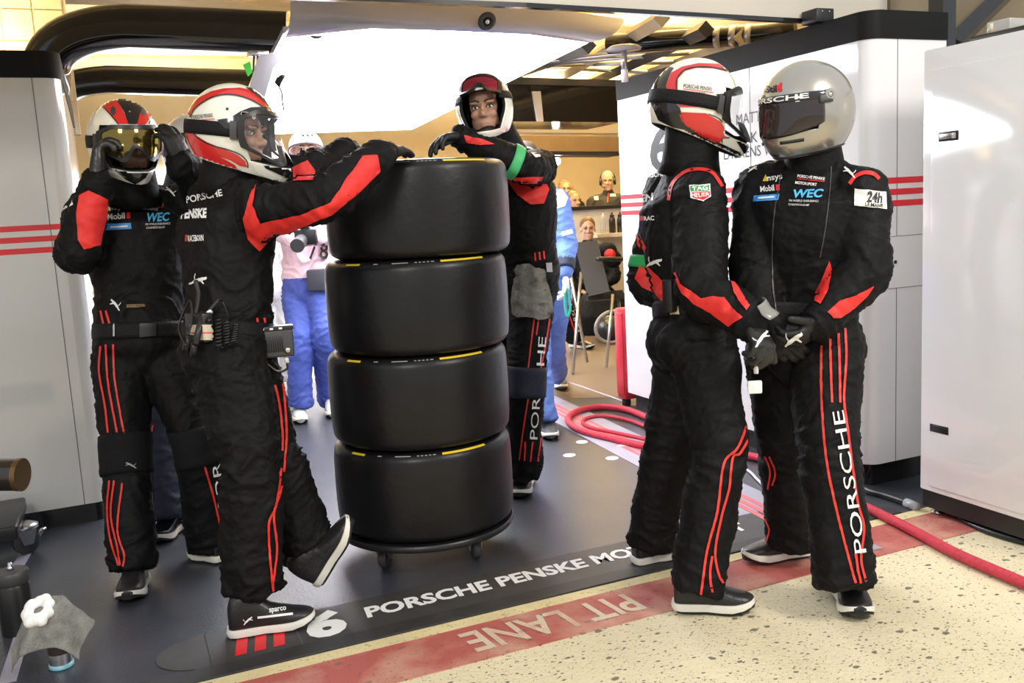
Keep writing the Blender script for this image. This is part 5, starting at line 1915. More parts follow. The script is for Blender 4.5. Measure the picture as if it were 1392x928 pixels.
def kit_middle(p):
    h, hb = p.hel, p.hb
    z = Z(600, 90, 0.14)
    for pts, m in ((((150, 330), (215, 230), (300, 130), (420, 85), (540, 95), (640, 180), (665, 290), (600, 330), (480, 200), (330, 210), (240, 330)), HELK),
                   (((570, 110), (640, 170), (665, 270), (625, 290), (600, 210)), mat('magenta_paint', (0.55, 0.06, 0.35), 0.2)),
                   (((250, 620), (310, 650), (380, 700), (360, 720), (290, 690)), HELK), (((600, 660), (640, 600), (650, 620), (620, 700)), HELK)):
        decal('helmet_graphic', hb, poly2(z(*pts), 3), m, h, 0.002)
    # dark beard and balaclava edge
    decal('beard', p.headbvh, poly2(z((385, 600), (420, 585), (455, 575), (500, 575), (520, 590), (530, 560), (560, 560), (560, 660), (480, 740), (400, 700), (360, 620)), 2), HAIRD, p.root, 0.003)
    a, b = p.j['shL'], p.j['elL']
    c = p.j['elL'].lerp(p.j['wrL'], 0.14)
    V, F = ring_band(p.bvh, p.j['elL'].lerp(p.j['wrL'], 0.16), p.j['wrL'] - p.j['elL'], 0.042, 0.007)
    mk('arm_band', (V, F), mat('bright_green_band', (0.06, 0.45, 0.16), 0.5), p.root)
    y = Z(520, 80, 0.3016)
    p.decal('sleeve_panel', poly2(y((548, 532), (640, 532), (725, 530), (750, 590), (725, 650), (670, 655), (610, 615)), 4), REDC, 0.006)
    p.decal('sleeve_panel', poly2(y((365, 342), (400, 352), (450, 362), (505, 385), (440, 388), (380, 378)), 3), REDC, 0.006)
    p.decal('arm_patch', poly2(y((662, 400), (700, 402), (712, 440), (690, 445), (665, 420)), 3), WHITE)
    p.stripes([[(726, 433), (722, 466), (718, 500)], [(732, 433), (729, 455)], [(747, 433), (741, 470), (735, 500)], [(727, 343), (728, 354)], [(733, 342), (734, 353)], [(739, 341), (740, 352)],
               [(718, 541), (712, 580), (706, 625)], [(739, 541), (737, 580), (731, 627)], [(714, 600), (713, 626)], [(724, 600), (721, 627)]], 2.0)
    p.decal('leg_lettering', text2('HE', (739, 497), (742, 458), 10, 0.0, mx=3), WHITE, 0.004)
    p.decal('leg_lettering', text2('POR', (730, 597), (734, 540), 10, 0.0, mx=3), WHITE, 0.004)
    kn, hp, an = p.j['knL'], p.j['hipL'], p.j['anL']
    V, F = ring_band(p.bvh, kn + (an - kn) * 0.02, an - hp, 0.14, 0.012, ref=p.Fw, rows=8, th=0.010)
    mk('knee_pad', (V, F), mat('navy_pad', (0.015, 0.02, 0.04), 0.7, bump=0.3, bscale=100), p.root)
    V, F = ring_band(p.bvh, p.j['pelvis'] + p.U * 0.06, p.U, 0.05, 0.007, ref=p.Fw)
    mk('belt', (V, F), WEB, p.root)
    p.decal('belt_tag', poly2([(741, 357), (749, 356), (750, 369), (742, 370)], 2), mat('grey_tag', (0.4, 0.4, 0.42), 0.5), 0.012)
    # grey cloth tucked into the belt
    outl = smooth2([(703, 360), (714, 357), (728, 362), (738, 366), (743, 385), (748, 410), (748, 425), (738, 434), (720, 432), (702, 430), (697, 415), (699, 385)], 4)
    V2, F2 = poly2(outl, 3)
    V, F = drape(p.bvh, V2, F2, 0.022)
    V = [v + (CAM - v).normalized() * (0.010 * noise.noise(v * 22) + 0.006 * math.sin(v.dot(RH) * 90 + 3 * noise.noise(v * 8))) for v in V]
    n = len(V)
    if n:
        Vb = V + [v + FWD * 0.006 for v in V]
        Fb = F + [tuple(i + n for i in reversed(f)) for f in F]
        o = mk('microfibre_cloth', (Vb, Fb), GREYC)
        tag(o, 'grey microfibre cloth tucked into the belt of the person behind the tyres', 'cloth')


kit_profile(PD)
kit_leaner(PB)
kit_goggler(PA)
kit_middle(PC)
kit_silver(PE)


# ------------------------------------------------------------------ lettering and marks on the floor and walls
def flat_text(name, s, origin, ex, ey, width, height, m, parent, bold=0.0, shear=0.0):
    V, F, w, hh = text_mesh(s, bold)
    hh = text_mesh('H', bold)[3]
    o, ex, ey = Vector(origin), Vector(ex).normalized(), Vector(ey).normalized()
    pts = [o + ex * (x / w * width + shear * y / hh * height) + ey * (y / hh * height) for x, y in V]
    return mk(name, (pts, F), m, parent, smooth=False, recalc=False)


def build_marks():
    fl = bpy.data.objects['floor_garage']
    BASE[fl.name] = Vector((0, 0, 0))
    st = mk('sign_strip', box(0.17, 2.95, 2.875, 3.125, -0.01, 0.0025), STRIP, fl, smooth=False)
    ends = []
    for k in range(13):
        a = PI / 2 + PI * k / 12
        ends.append(Vector((0.172 + 0.16 * math.cos(a), 3.0 + 0.125 * math.sin(a), 0.0)))
    mk('sign_strip_end', prism(ends, (0, 0, 0.0025)), STRIP, fl, smooth=False)
    zt = 0.0040
    flat_text('strip_lettering', '6', (0.475, 2.905, zt), (1, 0, 0), (0.12, 1, 0), 0.135, 0.185, WHITE, st, 0.05)
    flat_text('strip_lettering', 'PORSCHE PENSKE MOTORSPORT', (0.69, 2.965, zt), (1, 0.006, 0), (0.1, 1, 0), 1.61, 0.085, WHITE, st, 0.035)
    for k in range(3):
        x = 0.245 + 0.06 * k
        mk('strip_mark', prism([Vector((x, 2.91, 0.002)), Vector((x + 0.036, 2.91, 0.002)), Vector((x + 0.056, 3.03, 0.002)), Vector((x + 0.02, 3.03, 0.002))], (0, 0, 0.002)), REDP, st, smooth=False)
    mk('strip_joint', box(0.452, 0.4555, 2.875, 3.125, 0.002, 0.0032), SEAM, st, smooth=False)
    # stencilled PIT LANE, reads from the garage side
    pl = bpy.data.objects['trim_2']
    BASE[pl.name] = Vector((0, 0, 0))
    flat_text('stencil_lettering', 'PIT LANE', (1.535, 2.69, 0.0006), (-1, 0.0, 0), (0.1, -1, 0), 0.62, 0.14, WORN, pl, 0.02)
    # stencil bridges: paint gaps across the strokes
    # pale tape with three pink stripes crossing the bay
    a0, a1, b0, b1 = G(738, 540), G(775, 540), G(1000, 700), G(1062, 690)
    A0, A1 = G(733, 552), G(800, 548)
    B0, B1 = G(1010, 745), G(1075, 712)
    dirn = (G(1050, 702) - G(757, 556))
    o = G(757, 556) - dirn * 0.25
    n = Vector((-dirn.y, dirn.x, 0)).normalized()
    tp = mk('floor_tape', prism([o - n * 0.15, o + dirn * 1.45 - n * 0.15, o + dirn * 1.45 + n * 0.15, o + n * 0.15], (0, 0, 0.0022)), TAPE, fl, smooth=False)
    for k in range(3):
        c = (k - 1) * 0.042
        mk('tape_stripe', prism([o + n * (c - 0.014) + ZUP * 0.002, o + dirn * 1.45 + n * (c - 0.014) + ZUP * 0.002, o + dirn * 1.45 + n * (c + 0.014) + ZUP * 0.002, o + n * (c + 0.014) + ZUP * 0.002], (0, 0, 0.0014)), PINKT, tp, smooth=False)
    # thin joints of the mat
    for p0, p1, w in ((G(752, 512), G(850, 546), 0.02), (G(0, 812), G(70, 690), 0.05), (G(10, 928), G(40, 830), 0.05)):
        d = (p1 - p0).normalized()
        nn = Vector((-d.y, d.x, 0)) * w / 2
        mk('mat_joint', prism([p0 - nn, p1 - nn, p1 + nn, p0 + nn], (0, 0, 0.0024)), TAPE, fl, smooth=False)
    # round wheel markers
    for px, py in ((791, 601), (774, 619), (832, 623)):
        mk('floor_dot', lathe([(0.034, 0.0), (0.034, 0.003)], G(px, py), 20), WHITE, fl, smooth=False)
    mk('floor_arrow', prism([G(838, 607), G(852, 601), G(884, 607)], (0, 0, 0.004)), WHITE, fl, smooth=False)
    # writing on the right partition
    w = bpy.data.objects['wall_right']
    BASE[w.name] = Vector((0, 0, 0))
    x = 3.0685
    def wt(s, px0, py0, px1, py1, h, bold=0.0, m=BLACKP):
        a, b = PX(px0, py0, x), PX(px1, py1, x)
        b.z = a.z
        return flat_text('wall_lettering', s, a, b - a, (0, 0, 1), (b - a).length, h, m, w, bold)
    wt('MATT', 1001, 170, 1034, 165, 0.052)
    wt('K', 1021, 194, 1030, 192, 0.052)
    wt('LAURENS V', 984, 217, 1046, 208, 0.052)
    wt('6', 884, 232, 918, 225, 0.26, 0.02)


build_marks()


# ------------------------------------------------------------------ hoses, cables, clutter
def build_clutter():
    pts = [G(915, 585, .022), G(885, 570, .022), G(850, 556, .022), G(812, 553, .022), G(782, 560, .022), G(772, 571, .022), G(788, 584, .022), G(830, 595, .022), G(880, 606, .022), G(950, 612, .022),
           G(1030, 622, .022), G(1100, 652, .022), G(1175, 688, .022), G(1230, 715, .022), G(1300, 752, .022), G(1392, 792, .022), G(1480, 830, .022)]
    h = mk('air_hose', tube(catmull(pts, 10), 0.020, 14), HOSE)
    tag(h, 'thick red braided hose looping over the garage floor to the white cabinet', 'hose')
    pts = [G(x, y, .014) for x, y in ((888, 584), (855, 571), (820, 565), (798, 568), (792, 574), (804, 581), (838, 588), (880, 597))]
    h = mk('thin_hose', tube(catmull(pts, 8), 0.011, 10), HOSE)
    tag(h, 'thinner red hose lying inside the loop of the thick red hose', 'hose')
    c = mk('white_cable', tube(catmull([G(1000, 632, .008), G(1018, 640, .008), G(1030, 652, .008), G(1042, 662, .008), G(1060, 664, .008)]), 0.006, 8), WCLOTH)
    tag(c, 'thin white cable on the floor between the two standing people', 'cable')
    bc = thing('power_cable', 'black power cable with grey plug lying at the cabinet foot', 'cable', G(1215, 680))
    mk('cable', tube(catmull([G(1172, 664, .014), G(1186, 669, .014), G(1205, 674, .014), G(1232, 683, .014)]), 0.014, 10), CABLE, bc)
    mk('plug', tube([G(1232, 683, .016), G(1246, 689, .016)], 0.02, 12), mat('grey_plug', (0.35, 0.36, 0.38), 0.4), bc)
    # coil of black cable under the cabinet
    cc = thing('cable_coil', 'coil of black cable lying under the white cabinet', 'cable', G(1330, 730))
    c0 = Vector((3.17, 2.42, 0))
    pts = []
    for i in range(6 * 28 + 1):
        a = 2 * PI * i / 28
        r = 1 + 0.09 * math.sin(i * 0.13) - 0.05 * (i // 28 % 3)
        pts.append(c0 + Vector((0.125 * r * math.cos(a), 0.25 * r * math.sin(a), 0.010 + 0.012 * ((i // 28) % 2) * (0.5 + 0.5 * math.sin(a * 0.5)))))
    mk('cable', tube(pts, 0.0095, 8), CABLE, cc)
    mk('cable_end', tube(catmull([pts[-1], pts[-1] + Vector((-0.05, 0.1, 0)), pts[-1] + Vector((-0.1, 0.22, -0.004))]), 0.0095, 8), CABLE, cc)

    # bottle, can, cloth and foam at lower left ------------------------
    b = G(26, 858)
    bt = thing('black_canister', 'squat black canister with a steel nipple on its lid', 'canister', b)
    mk('body', lathe([(0.050, 0.0), (0.053, 0.006), (0.053, 0.165), (0.047, 0.178)], b, 32), PLAST, bt, angle=40)
    mk('lid', lathe([(0.050, 0.178), (0.055, 0.184), (0.055, 0.215), (0.050, 0.222), (0.02, 0.224)], b, 32), DPLAST, bt, angle=40)
    mk('nipple', lathe([(0.012, 0.224), (0.010, 0.236), (0.007, 0.238), (0.007, 0.25)], b, 14), CHROME, bt)
    c = G(84, 905)
    cn = thing('spray_can', 'small spray can with a pale blue base ring under the grey cloth', 'can', c)
    mk('body', lathe([(0.034, 0.014), (0.034, 0.165), (0.026, 0.18), (0.014, 0.185), (0.014, 0.20)], c, 28), STEEL, cn, angle=40)
    mk('base_ring', lathe([(0.034, 0.0), (0.037, 0.003), (0.037, 0.014), (0.033, 0.016)], c, 28), mat('pale_blue_plastic', (0.30, 0.62, 0.72), 0.4), cn)
    mk('print', lathe([(0.0345, 0.05), (0.0345, 0.12)], c, 28), mat('brown_label', (0.12, 0.09, 0.08), 0.5), cn)
    # cloth: square sheet draped over the can, corners hanging
    n = 40
    V, F = [], []
    ca = c + Vector((-0.02, 0.01, 0))
    rx = Vector((RH.x, RH.y, 0))
    for i in range(n + 1):
        for k in range(n + 1):
            u, v = (i / n - 0.5), (k / n - 0.5)
            ang = 0.35
            x, y = (u * math.cos(ang) - v * math.sin(ang)) * 0.34, (u * math.sin(ang) + v * math.cos(ang)) * 0.34
            r = math.hypot(x, y)
            th = math.atan2(y, x)
            flat_r = 0.055
            if r < flat_r:
                rr, dz = r, 0.0
            else:
                e = r - flat_r
                spread = 0.44 + 0.16 * math.sin(3 * th + 0.6) + 0.07 * math.sin(7 * th)
                rr = flat_r + e * spread
                dz = e * math.sqrt(max(0.05, 1 - spread * spread))
            q = ca + rx * (rr * math.cos(th)) + FH_ * (rr * math.sin(th)) + ZUP * (0.215 - dz + 0.005 * noise.noise(Vector((x * 30, y * 30, 1))))
            V.append(q)
    for i in range(n):
        for k in range(n):
            a = i * (n + 1) + k
            F.append((a, a + 1, a + n + 2, a + n + 1))
    m = len(V)
    V = V + [v - ZUP * 0.003 for v in V]
    F = F + [tuple(i + m for i in reversed(f)) for f in F]
    cl = mk('draped_cloth', (V, F), GREYC, recalc=False)
    tag(cl, 'grey cloth draped over the spray can on the garage floor', 'cloth')
    parts = []
    rnd = random.Random(2)
    for k in range(34):
        a = 2 * PI * k / 34 * 0.93 + 0.5
        r = 0.027 + 0.008 * rnd.random()
        parts.append(ball(ca + rx * r * math.cos(a) + FH_ * r * math.sin(a) + ZUP * (0.196 + 0.6 * r * math.sin(a) + 0.010 * rnd.random()) - FH_ * 0.040, 0.013 + 0.007 * rnd.random(), 12, 8))
    V, F, N = smooth_remesh(J(*parts), 0.004, 6, 0.5)
    fm = mk('foam_blob', ([Vector(v) - FH_ * 0.008 + ZUP * 0.006 for v in V], F), FOAM, recalc=False)
    tag(fm, 'ring of white foam on top of the grey cloth', 'foam')
    # trolley at the left edge: handle tube, post, deck, castors
    t = thing('trolley', 'low trolley with black tubular arm and silver swivel castor by the left partition', 'trolley', G(20, 752))
    a = P(-60, 645, 3.35)
    mk('arm', tube([a, P(30, 645, 3.35)], 0.058, 28), mat('bronze_black_tube', (0.02, 0.016, 0.010), 0.25, coat=0.4), t, angle=40)
    mk('arm_rim', tube([P(24, 645, 3.35), P(31, 645, 3.35)], 0.060, 28), mat('bronze_rim', (0.16, 0.10, 0.04), 0.3, metal=0.6), t, angle=40)
    q = G(38, 752)
    w = xf(lathe([(0.012, -0.018), (0.045, -0.018), (0.055, -0.011), (0.055, 0.011), (0.045, 0.018), (0.012, 0.018)], n=28), frame(q + ZUP * 0.055, ZUP, RH * 0.75 - FH_ * 0.65))
    f = mk('castor', lathe([(0.055, 0.115), (0.055, 0.128), (0.03, 0.14)], q, 24), STEEL, t)
    mk('wheel', w, DPLAST, f, angle=40)
    nn = (RH * 0.75 - FH_ * 0.65).normalized()
    sd = Vector((-nn.y, nn.x, 0))
    for s in (-1, 1):
        mk('fork', prism([q + nn * 0.024 * s + sd * -0.04 + ZUP * 0.115, q + nn * 0.024 * s + sd * 0.04 + ZUP * 0.115, q + nn * 0.024 * s + sd * 0.02 + ZUP * 0.045, q + nn * 0.024 * s - sd * 0.02 + ZUP * 0.045], nn * 0.004), CHROME, f, smooth=False)
    mk('brake_pedal', tube([q + sd * 0.05 + ZUP * 0.085, q + sd * 0.085 + ZUP * 0.09], 0.012, 8, flat=0.5), CHROME, f)
    mk('deck', box(q.x - 0.9, q.x - 0.0, q.y - 0.25, q.y + 0.2, 0.14, 0.20, 0.01), PLAST, t)
    mk('post', tube([a.lerp(P(30, 645, 3.35), 0.12), Vector((q.x - 0.45, q.y - 0.1, 0.17))], 0.025, 12), BLACKP, t)
    for s in (-0.8,):
        mk('castor', lathe([(0.05, 0.0), (0.05, 0.13)], (q.x + s, q.y, 0), 16), DPLAST, t)


build_clutter()


# ------------------------------------------------------------------ people and furniture deeper in the garage
def low_person(label, j, **kw):
    kw.setdefault('voxel', 0.014)
    return Person(label, j, **kw)


def headset(p, M, s=1.0):
    for sg in (1, -1):
        c = M @ Vector((-0.005 * s, 0.085 * s * sg, 0.0))
        l = (M.to_3x3() @ Vector((0, 1, 0))).normalized()
        mk('ear_cup', loft([(c - l * 0.012 * sg, M.to_3x3() @ Vector((0.034, 0, 0)), M.to_3x3() @ Vector((0, 0, 0.045))), (c + l * 0.02 * sg, M.to_3x3() @ Vector((0.030, 0, 0)), M.to_3x3() @ Vector((0, 0, 0.040)))], 16), PLAST, p.root)
    mk('headband', tube([M @ Vector((-0.01, 0.095 * math.cos(a) * s, (0.02 + 0.115 * math.sin(a)) * s)) for a in [PI * k / 14 for k in range(15)]], 0.009, 8), PLAST, p.root)
    mk('microphone', tube(catmull([M @ Vector((0.0, -0.085, -0.02)), M @ Vector((0.07, -0.075, -0.06)), M @ Vector((0.105, -0.03, -0.065))]), 0.005, 6), PLAST, p.root)


def hair_cap(p, M, m, s=1.0, long=False):
    parts = [xf(ball((0, 0, 0), 1, 20, 12, (Vector((0.100, 0, 0)), Vector((0, 0.084, 0)), Vector((0, 0, 0.088)))), M @ Matrix.Translation((-0.026, 0, 0.052)))]
    if long:
        for sg in (1, -1):
            parts.append(tube(catmull([M @ Vector((0.03, 0.05 * sg, 0.09)), M @ Vector((0.035, 0.078 * sg, 0.02)), M @ Vector((0.02, 0.08 * sg, -0.08)), M @ Vector((0.0, 0.07 * sg, -0.16))]), [0.03] * 12 + [0.036] * 12 + [0.02], 10))
        parts.append(xf(ball((0, 0, 0), 1, 16, 10, (Vector((0.05, 0, 0)), Vector((0, 0.085, 0)), Vector((0, 0, 0.12)))), M @ Matrix.Translation((-0.07, 0, -0.03))))
    V, F, N = smooth_remesh(J(*parts), 0.008, 2, 0.5)
    mk('hair', ([Vector(v) for v in V], F), m, p.root, recalc=False)


def build_back():
    # photographer -------------------------------------------------
    j = dict(head=(416, 205, 6.3), neck=(415, 240, 6.4), chest=(415, 300, 6.4), pelvis=(418, 384, 6.4),
             shL=(452, 252, 6.36), shR=(378, 252, 6.42), elL=(456, 310, 6.3), wrL=(432, 325, 6.12), elR=(376, 312, 6.3), wrR=(404, 330, 6.1),
             hipL=(436, 392, 6.38), hipR=(403, 392, 6.42), knL=(441, 458, 6.3), anL=(447, 541, 6.6), knR=(408, 465, 6.3), anR=(408, 546, 6.36))
    f = low_person('photographer in white helmet, pink bib and blue trousers standing behind the tyres', j, suit=PINK, lower=ROYAL, skin=SKIN2, head_dir=face_dir(14, 4), collar=False, leg_r=0.92, voxel=0.011, seed=8)
    M = f.M
    sk = dict(OFFROAD)
    sk.update(chin=0.0, drop=0.0, front=0.135, back=0.145, side=0.118, up=0.140)
    h = mk('helmet', patch(sk, M, 0, 2 * PI, lambda t: R_(22) - R_(40) * (1 - math.cos(t)) / 2, R_(89.5), 0.0, 60, 20, 0.015), mat('white_helmet_shell', (0.84, 0.82, 0.84), 0.2, coat=0.5), f.root)
    mk('rim_band', patch(sk, M, 0, 2 * PI, lambda t: R_(20) - R_(40) * (1 - math.cos(t)) / 2, lambda t: R_(25) - R_(40) * (1 - math.cos(t)) / 2, 0.002, 60, 1, 0.004), DPLAST, h)
    for a in (-14, 8, 30):
        q = M @ surf(R_(a + 4), R_(46), sk, 0.0)
        mk('vent', ball(q, 0.010, 10, 8), BLACKP, h)
    make_eyes(f.root, M, 1.0, HAIRD)
    for s, d in (('L', P(412, 322, 6.0)), ('R', P(424, 322, 6.0))):
        V, F = make_hand(f.j['wr' + s], d - f.j['wr' + s], FWD, s, f.j['el' + s], curl=(0.6, 0.6, 0.5), cuff=0.05, cr=0.035)
        mk('hand', (V, F), SKIN2, f.root, recalc=False)
    for dg_, xa in (('7', 420), ('8', 434)):
        f.decal('bib_digit', text2(dg_, (xa, 352), (xa + 11, 352), 22, 0.02, mx=4), BLACKP, 0.012)
    mk('belt_pouch', xf(box(-0.07, 0.07, -0.03, 0.05, -0.075, 0.07, 0.015), frame(P(432, 380, 6.24), RH, ZUP)), mat('grey_blue_pouch', (0.06, 0.06, 0.08), 0.6), f.root, angle=40)
    make_shoe(f.root, G(404, 556), G(410, 578), width=0.10, upper=mat('grey_trainer', (0.55, 0.57, 0.55), 0.6))
    make_shoe(f.root, G(448, 552), G(454, 570), width=0.10, upper=mat('grey_trainer', (0.55, 0.57, 0.55), 0.6))
    c = thing('photo_camera', 'black photo camera held in front of the pink bib', 'camera', P(416, 326, 6.0))
    Mc = frame(P(416, 322, 5.98), RH, ZUP)
    cb = mk('camera_body', xf(box(-0.07, 0.07, -0.035, 0.04, -0.05, 0.05, 0.012), Mc), PLAST, c, angle=40)
    mk('prism_hump', xf(box(-0.03, 0.03, -0.03, 0.03, 0.045, 0.08, 0.010), Mc), PLAST, cb, angle=40)
    mk('lens', tube([P(410, 326, 5.96), P(404, 334, 5.82)], [0.04, 0.045], 18), DPLAST, cb, angle=40)

    # someone in white overalls beyond the leaning person
    j = dict(head=(368, 212, 7.2), neck=(370, 240, 7.2), chest=(374, 300, 7.2), pelvis=(380, 385, 7.2), shL=(402, 252, 7.2), shR=(344, 252, 7.2), elL=(394, 305, 7.2), wrL=(386, 350, 7.1), elR=(340, 305, 7.2), wrR=(344, 350, 7.1),
             hipL=(390, 392, 7.2), hipR=(366, 392, 7.2), knL=(394, 455, 7.2), anL=(397, 512, 7.2), knR=(368, 455, 7.2), anR=(368, 512, 7.2))
    w = low_person('person in white overalls half hidden behind the leaning one', j, suit=WCLOTH, skin=SKIN2, head_dir=face_dir(20), collar=False, seed=9)
    hair_cap(w, w.M, HAIRD)
    make_shoe(w.root, G(396, 530), G(402, 545), width=0.1)
    make_shoe(w.root, G(368, 530), G(374, 545), width=0.1)

    # helmeted person right behind the goggled one ------------------
    j = dict(head=(258, 205, 4.25), neck=(252, 258, 4.3), chest=(244, 320, 4.3), pelvis=(236, 440, 4.25), shL=(292, 282, 4.3), shR=(204, 282, 4.3), elL=(300, 360, 4.3), wrL=(290, 420, 4.25), elR=(196, 360, 4.3), wrR=(200, 420, 4.25),
             hipL=(254, 455, 4.25), hipR=(218, 455, 4.25), knL=(258, 580, 4.2), anL=(262, 690, 4.3), knR=(220, 585, 4.15), anR=(228, 695, 4.1))
    p = low_person('person in navy suit and white helmet standing half hidden between two others', j, suit=NAVY, skin=SKIN2, head_dir=face_dir(24, 4), voxel=0.011, seed=14, leg_r=1.02)
    h, hb, M = make_helmet(p, p.j['head'] + ZUP * 0.01, face_dir(24, 6), ZUP, OFFROAD, mat('white_gloss_paint', (0.8, 0.8, 0.82), 0.15, coat=0.5), 0.96)
    goggles(p, h, M, OFFROAD, None, a=58)
    for s in 'LR':
        p.glove(s, p.j['wr' + s] - p.j['el' + s], -FH_, curl=(0.4, 0.4, 0.4))
    p.stripes([[(208, 578), (202, 611), (206, 655), (208, 711)]], 2.4)
    make_shoe(p.root, G(246, 716), G(212, 742), width=0.10, upper=mat('glossy_black_shoe', (0.012, 0.014, 0.02), 0.2))
    make_shoe(p.root, G(270, 706), G(256, 722), width=0.10)

    # person in blue, with a white glove -----------------------------
    j = dict(head=(716, 222, 5.7), neck=(722, 252, 5.75), chest=(730, 305, 5.8), pelvis=(738, 400, 5.8), shL=(758, 275, 5.7), shR=(690, 275, 5.9), elL=(769, 332, 5.65), wrL=(768, 372, 5.55), elR=(680, 330, 5.9), wrR=(684, 380, 5.8),
             hipL=(750, 412, 5.8), hipR=(722, 412, 5.8), knL=(750, 480, 6.2), anL=(755, 506, 6.75), knR=(730, 500, 5.6), anR=(738, 566, 5.55))
    p = low_person('person in light blue racing overalls and white gloves behind the black-suited one', j, suit=BLUE, skin=SKIN2, head_dir=face_dir(10), collar=False, voxel=0.011, seed=17, leg_r=0.95)
    hair_cap(p, p.M, HAIRD)
    for s in 'LR':
        V, F = make_hand(p.j['wr' + s], Vector((0, 0, -1)) + RH * 0.05, -RH if s == 'L' else RH, s, p.j['el' + s], curl=(0.4, 0.5, 0.4), cr=0.045)
        mk('glove', (V, F), WCLOTH, p.root, recalc=False)
    p.decal('shoulder_panel', poly2([(752, 268), (762, 256), (772, 268), (768, 280), (756, 284)], 3), WHITE)
    p.decal('sleeve_lettering', line2([(764, 318), (778, 314)], 6), WHITE)
    a, b = p.j['elL'], p.j['wrL']
    V, F = ring_band(p.bvh, a.lerp(b, 0.72), b - a, 0.07, 0.004)
    mk('cuff', (V, F), NAVY, p.root)
    make_shoe(p.root, G(755, 516), G(765, 532), width=0.10, upper=mat('grey_boot', (0.06, 0.06, 0.065), 0.5))
    make_shoe(p.root, G(742, 578), G(750, 600), width=0.10, upper=mat('grey_boot', (0.06, 0.06, 0.065), 0.5))
    la = thing('teal_lanyard', 'looped teal strap hanging from the white-gloved hand', 'strap', P(772, 430, 5.5))
    mk('strap', tube(catmull([P(770, 392, 5.5), P(768, 410, 5.5), P(771, 430, 5.5), P(775, 420, 5.5), P(773, 404, 5.5), P(771, 392, 5.5)]), 0.009, 8), mat('teal_strap', (0.05, 0.45, 0.36), 0.5), la)

    # black-suited person further back, one leg forward -----------------
    j = dict(head=(722, 238, 8.3), neck=(724, 262, 8.3), chest=(730, 305, 8.35), pelvis=(742, 372, 8.4), shL=(752, 275, 8.3), shR=(700, 275, 8.4), elL=(756, 318, 8.3), wrL=(756, 355, 8.2), elR=(696, 318, 8.4), wrR=(698, 355, 8.3),
             hipL=(752, 378, 8.4), hipR=(732, 378, 8.4), knL=(768, 425, 8.5), anL=(781, 457, 8.62), knR=(735, 425, 8.4), anR=(736, 462, 8.6))
    p = low_person('person in black suit deep in the garage with one striped leg stretched out', j, skin=SKIN2, head_dir=face_dir(40), seed=23)
    hair_cap(p, p.M, HAIRD)
    p.stripes([[(764, 392), (773, 425), (783, 455)], [(772, 388), (780, 420), (790, 452)]], 1.8)
    p.decal('leg_lettering', text2('PORSCHE', (789, 450), (776, 402), 5, 0.0, mx=3), WHITE)
    make_shoe(p.root, G(776, 472), G(807, 475), width=0.1)
    make_shoe(p.root, G(732, 474), G(745, 482), width=0.1)

    # desk and crew at the back ----------------------------------------
    zc = 1.285
    x0 = PY(772, 290, 9.15).x
    d = thing('timing_desk', 'tall white crew desk with a black top edge at the back', 'desk', (x0 + 1.2, 9.25, 0))
    mk('front_panel', box(x0, x0 + 3.0, 9.15, 9.19, 0.0, zc), mat('cream_desk_panel', (0.80, 0.76, 0.66), 0.5), d, smooth=False)
    mk('top', box(x0 - 0.03, x0 + 3.0, 9.11, 9.42, zc, zc + 0.04), BLACKP, d, smooth=False)
    mk('side_panel', box(x0, x0 + 0.05, 9.19, 9.40, 0.0, zc), mat('cream_desk_panel', (0.80, 0.76, 0.66), 0.5), d, smooth=False)
    zs = P(835, 318, 9.9).z
    mk('ledge', box(x0 + 0.25, x0 + 3.0, 8.95, 9.15, zs - 0.04, zs), mat('cream_desk_panel', (0.80, 0.76, 0.66), 0.5), d, smooth=False)
    for i, px in enumerate((832, 843, 820)):
        c = PY(px, 300, 9.05)
        c.z = zs + 0.001
        b = thing('bottle', ('black sports bottle on the desk ledge, next to the clear one', 'black sports bottle on the desk ledge, beside the white partition', 'small clear bottle with pale label on the desk ledge')[i], 'bottle', c, 'bottles on the desk ledge')
        r = 0.036 if i < 2 else 0.03
        mk('body', lathe([(r, 0), (r, 0.15), (r * 0.7, 0.175)], c, 18), PLAST if i < 2 else mat('clear_bottle', (0.6, 0.6, 0.6), 0.1, alpha=0.5), b)
        mk('cap', lathe([(r * 0.7, 0.175), (r * 0.7, 0.195), (r * 0.3, 0.20), (r * 0.3, 0.225)], c, 14), BLACKP if i < 2 else WCLOTH, b)
    # three heads behind the desk
    def crew(label, hx, hy, dd, suit, skin, hair, long=False, hs=False, fd=0, k=1.0):
        s = 1258 / dd
        c = lambda dx, dz: P(hx, hy, dd) + RH * dx + ZUP * dz
        hz = P(hx, hy, dd).z
        j = dict(head=c(0, 0), neck=c(0, -0.19), chest=c(0, -0.40), pelvis=c(0, -0.72), shL=c(0.19, -0.24), shR=c(-0.19, -0.24), elL=c(0.26, -0.5) - FH_ * 0.1, wrL=c(0.12, -0.62) - FH_ * 0.12, elR=c(-0.26, -0.5) - FH_ * 0.1, wrR=c(-0.12, -0.62) - FH_ * 0.12,
                 hipL=c(0.09, -0.78), hipR=c(-0.09, -0.78), knL=c(0.1, -0.78 - (hz - 0.78) * 0.5), knR=c(-0.1, -0.78 - (hz - 0.78) * 0.5), anL=c(0.11, 0.10 - hz), anR=c(-0.11, 0.10 - hz))
        j = {a: tuple(b) + () for a, b in j.items()}
        jj = {a: Vector(b) for a, b in j.items()}
        p = Person(label, {}, voxel=0.016, suit=suit, skin=skin, head_dir=face_dir(fd), collar=False, raw=jj, seed=int(hx))
        make_eyes(p.root, p.M, 1.0, hair)
        hair_cap(p, p.M, hair, 1.0, long)
        if hs:
            headset(p, p.M)
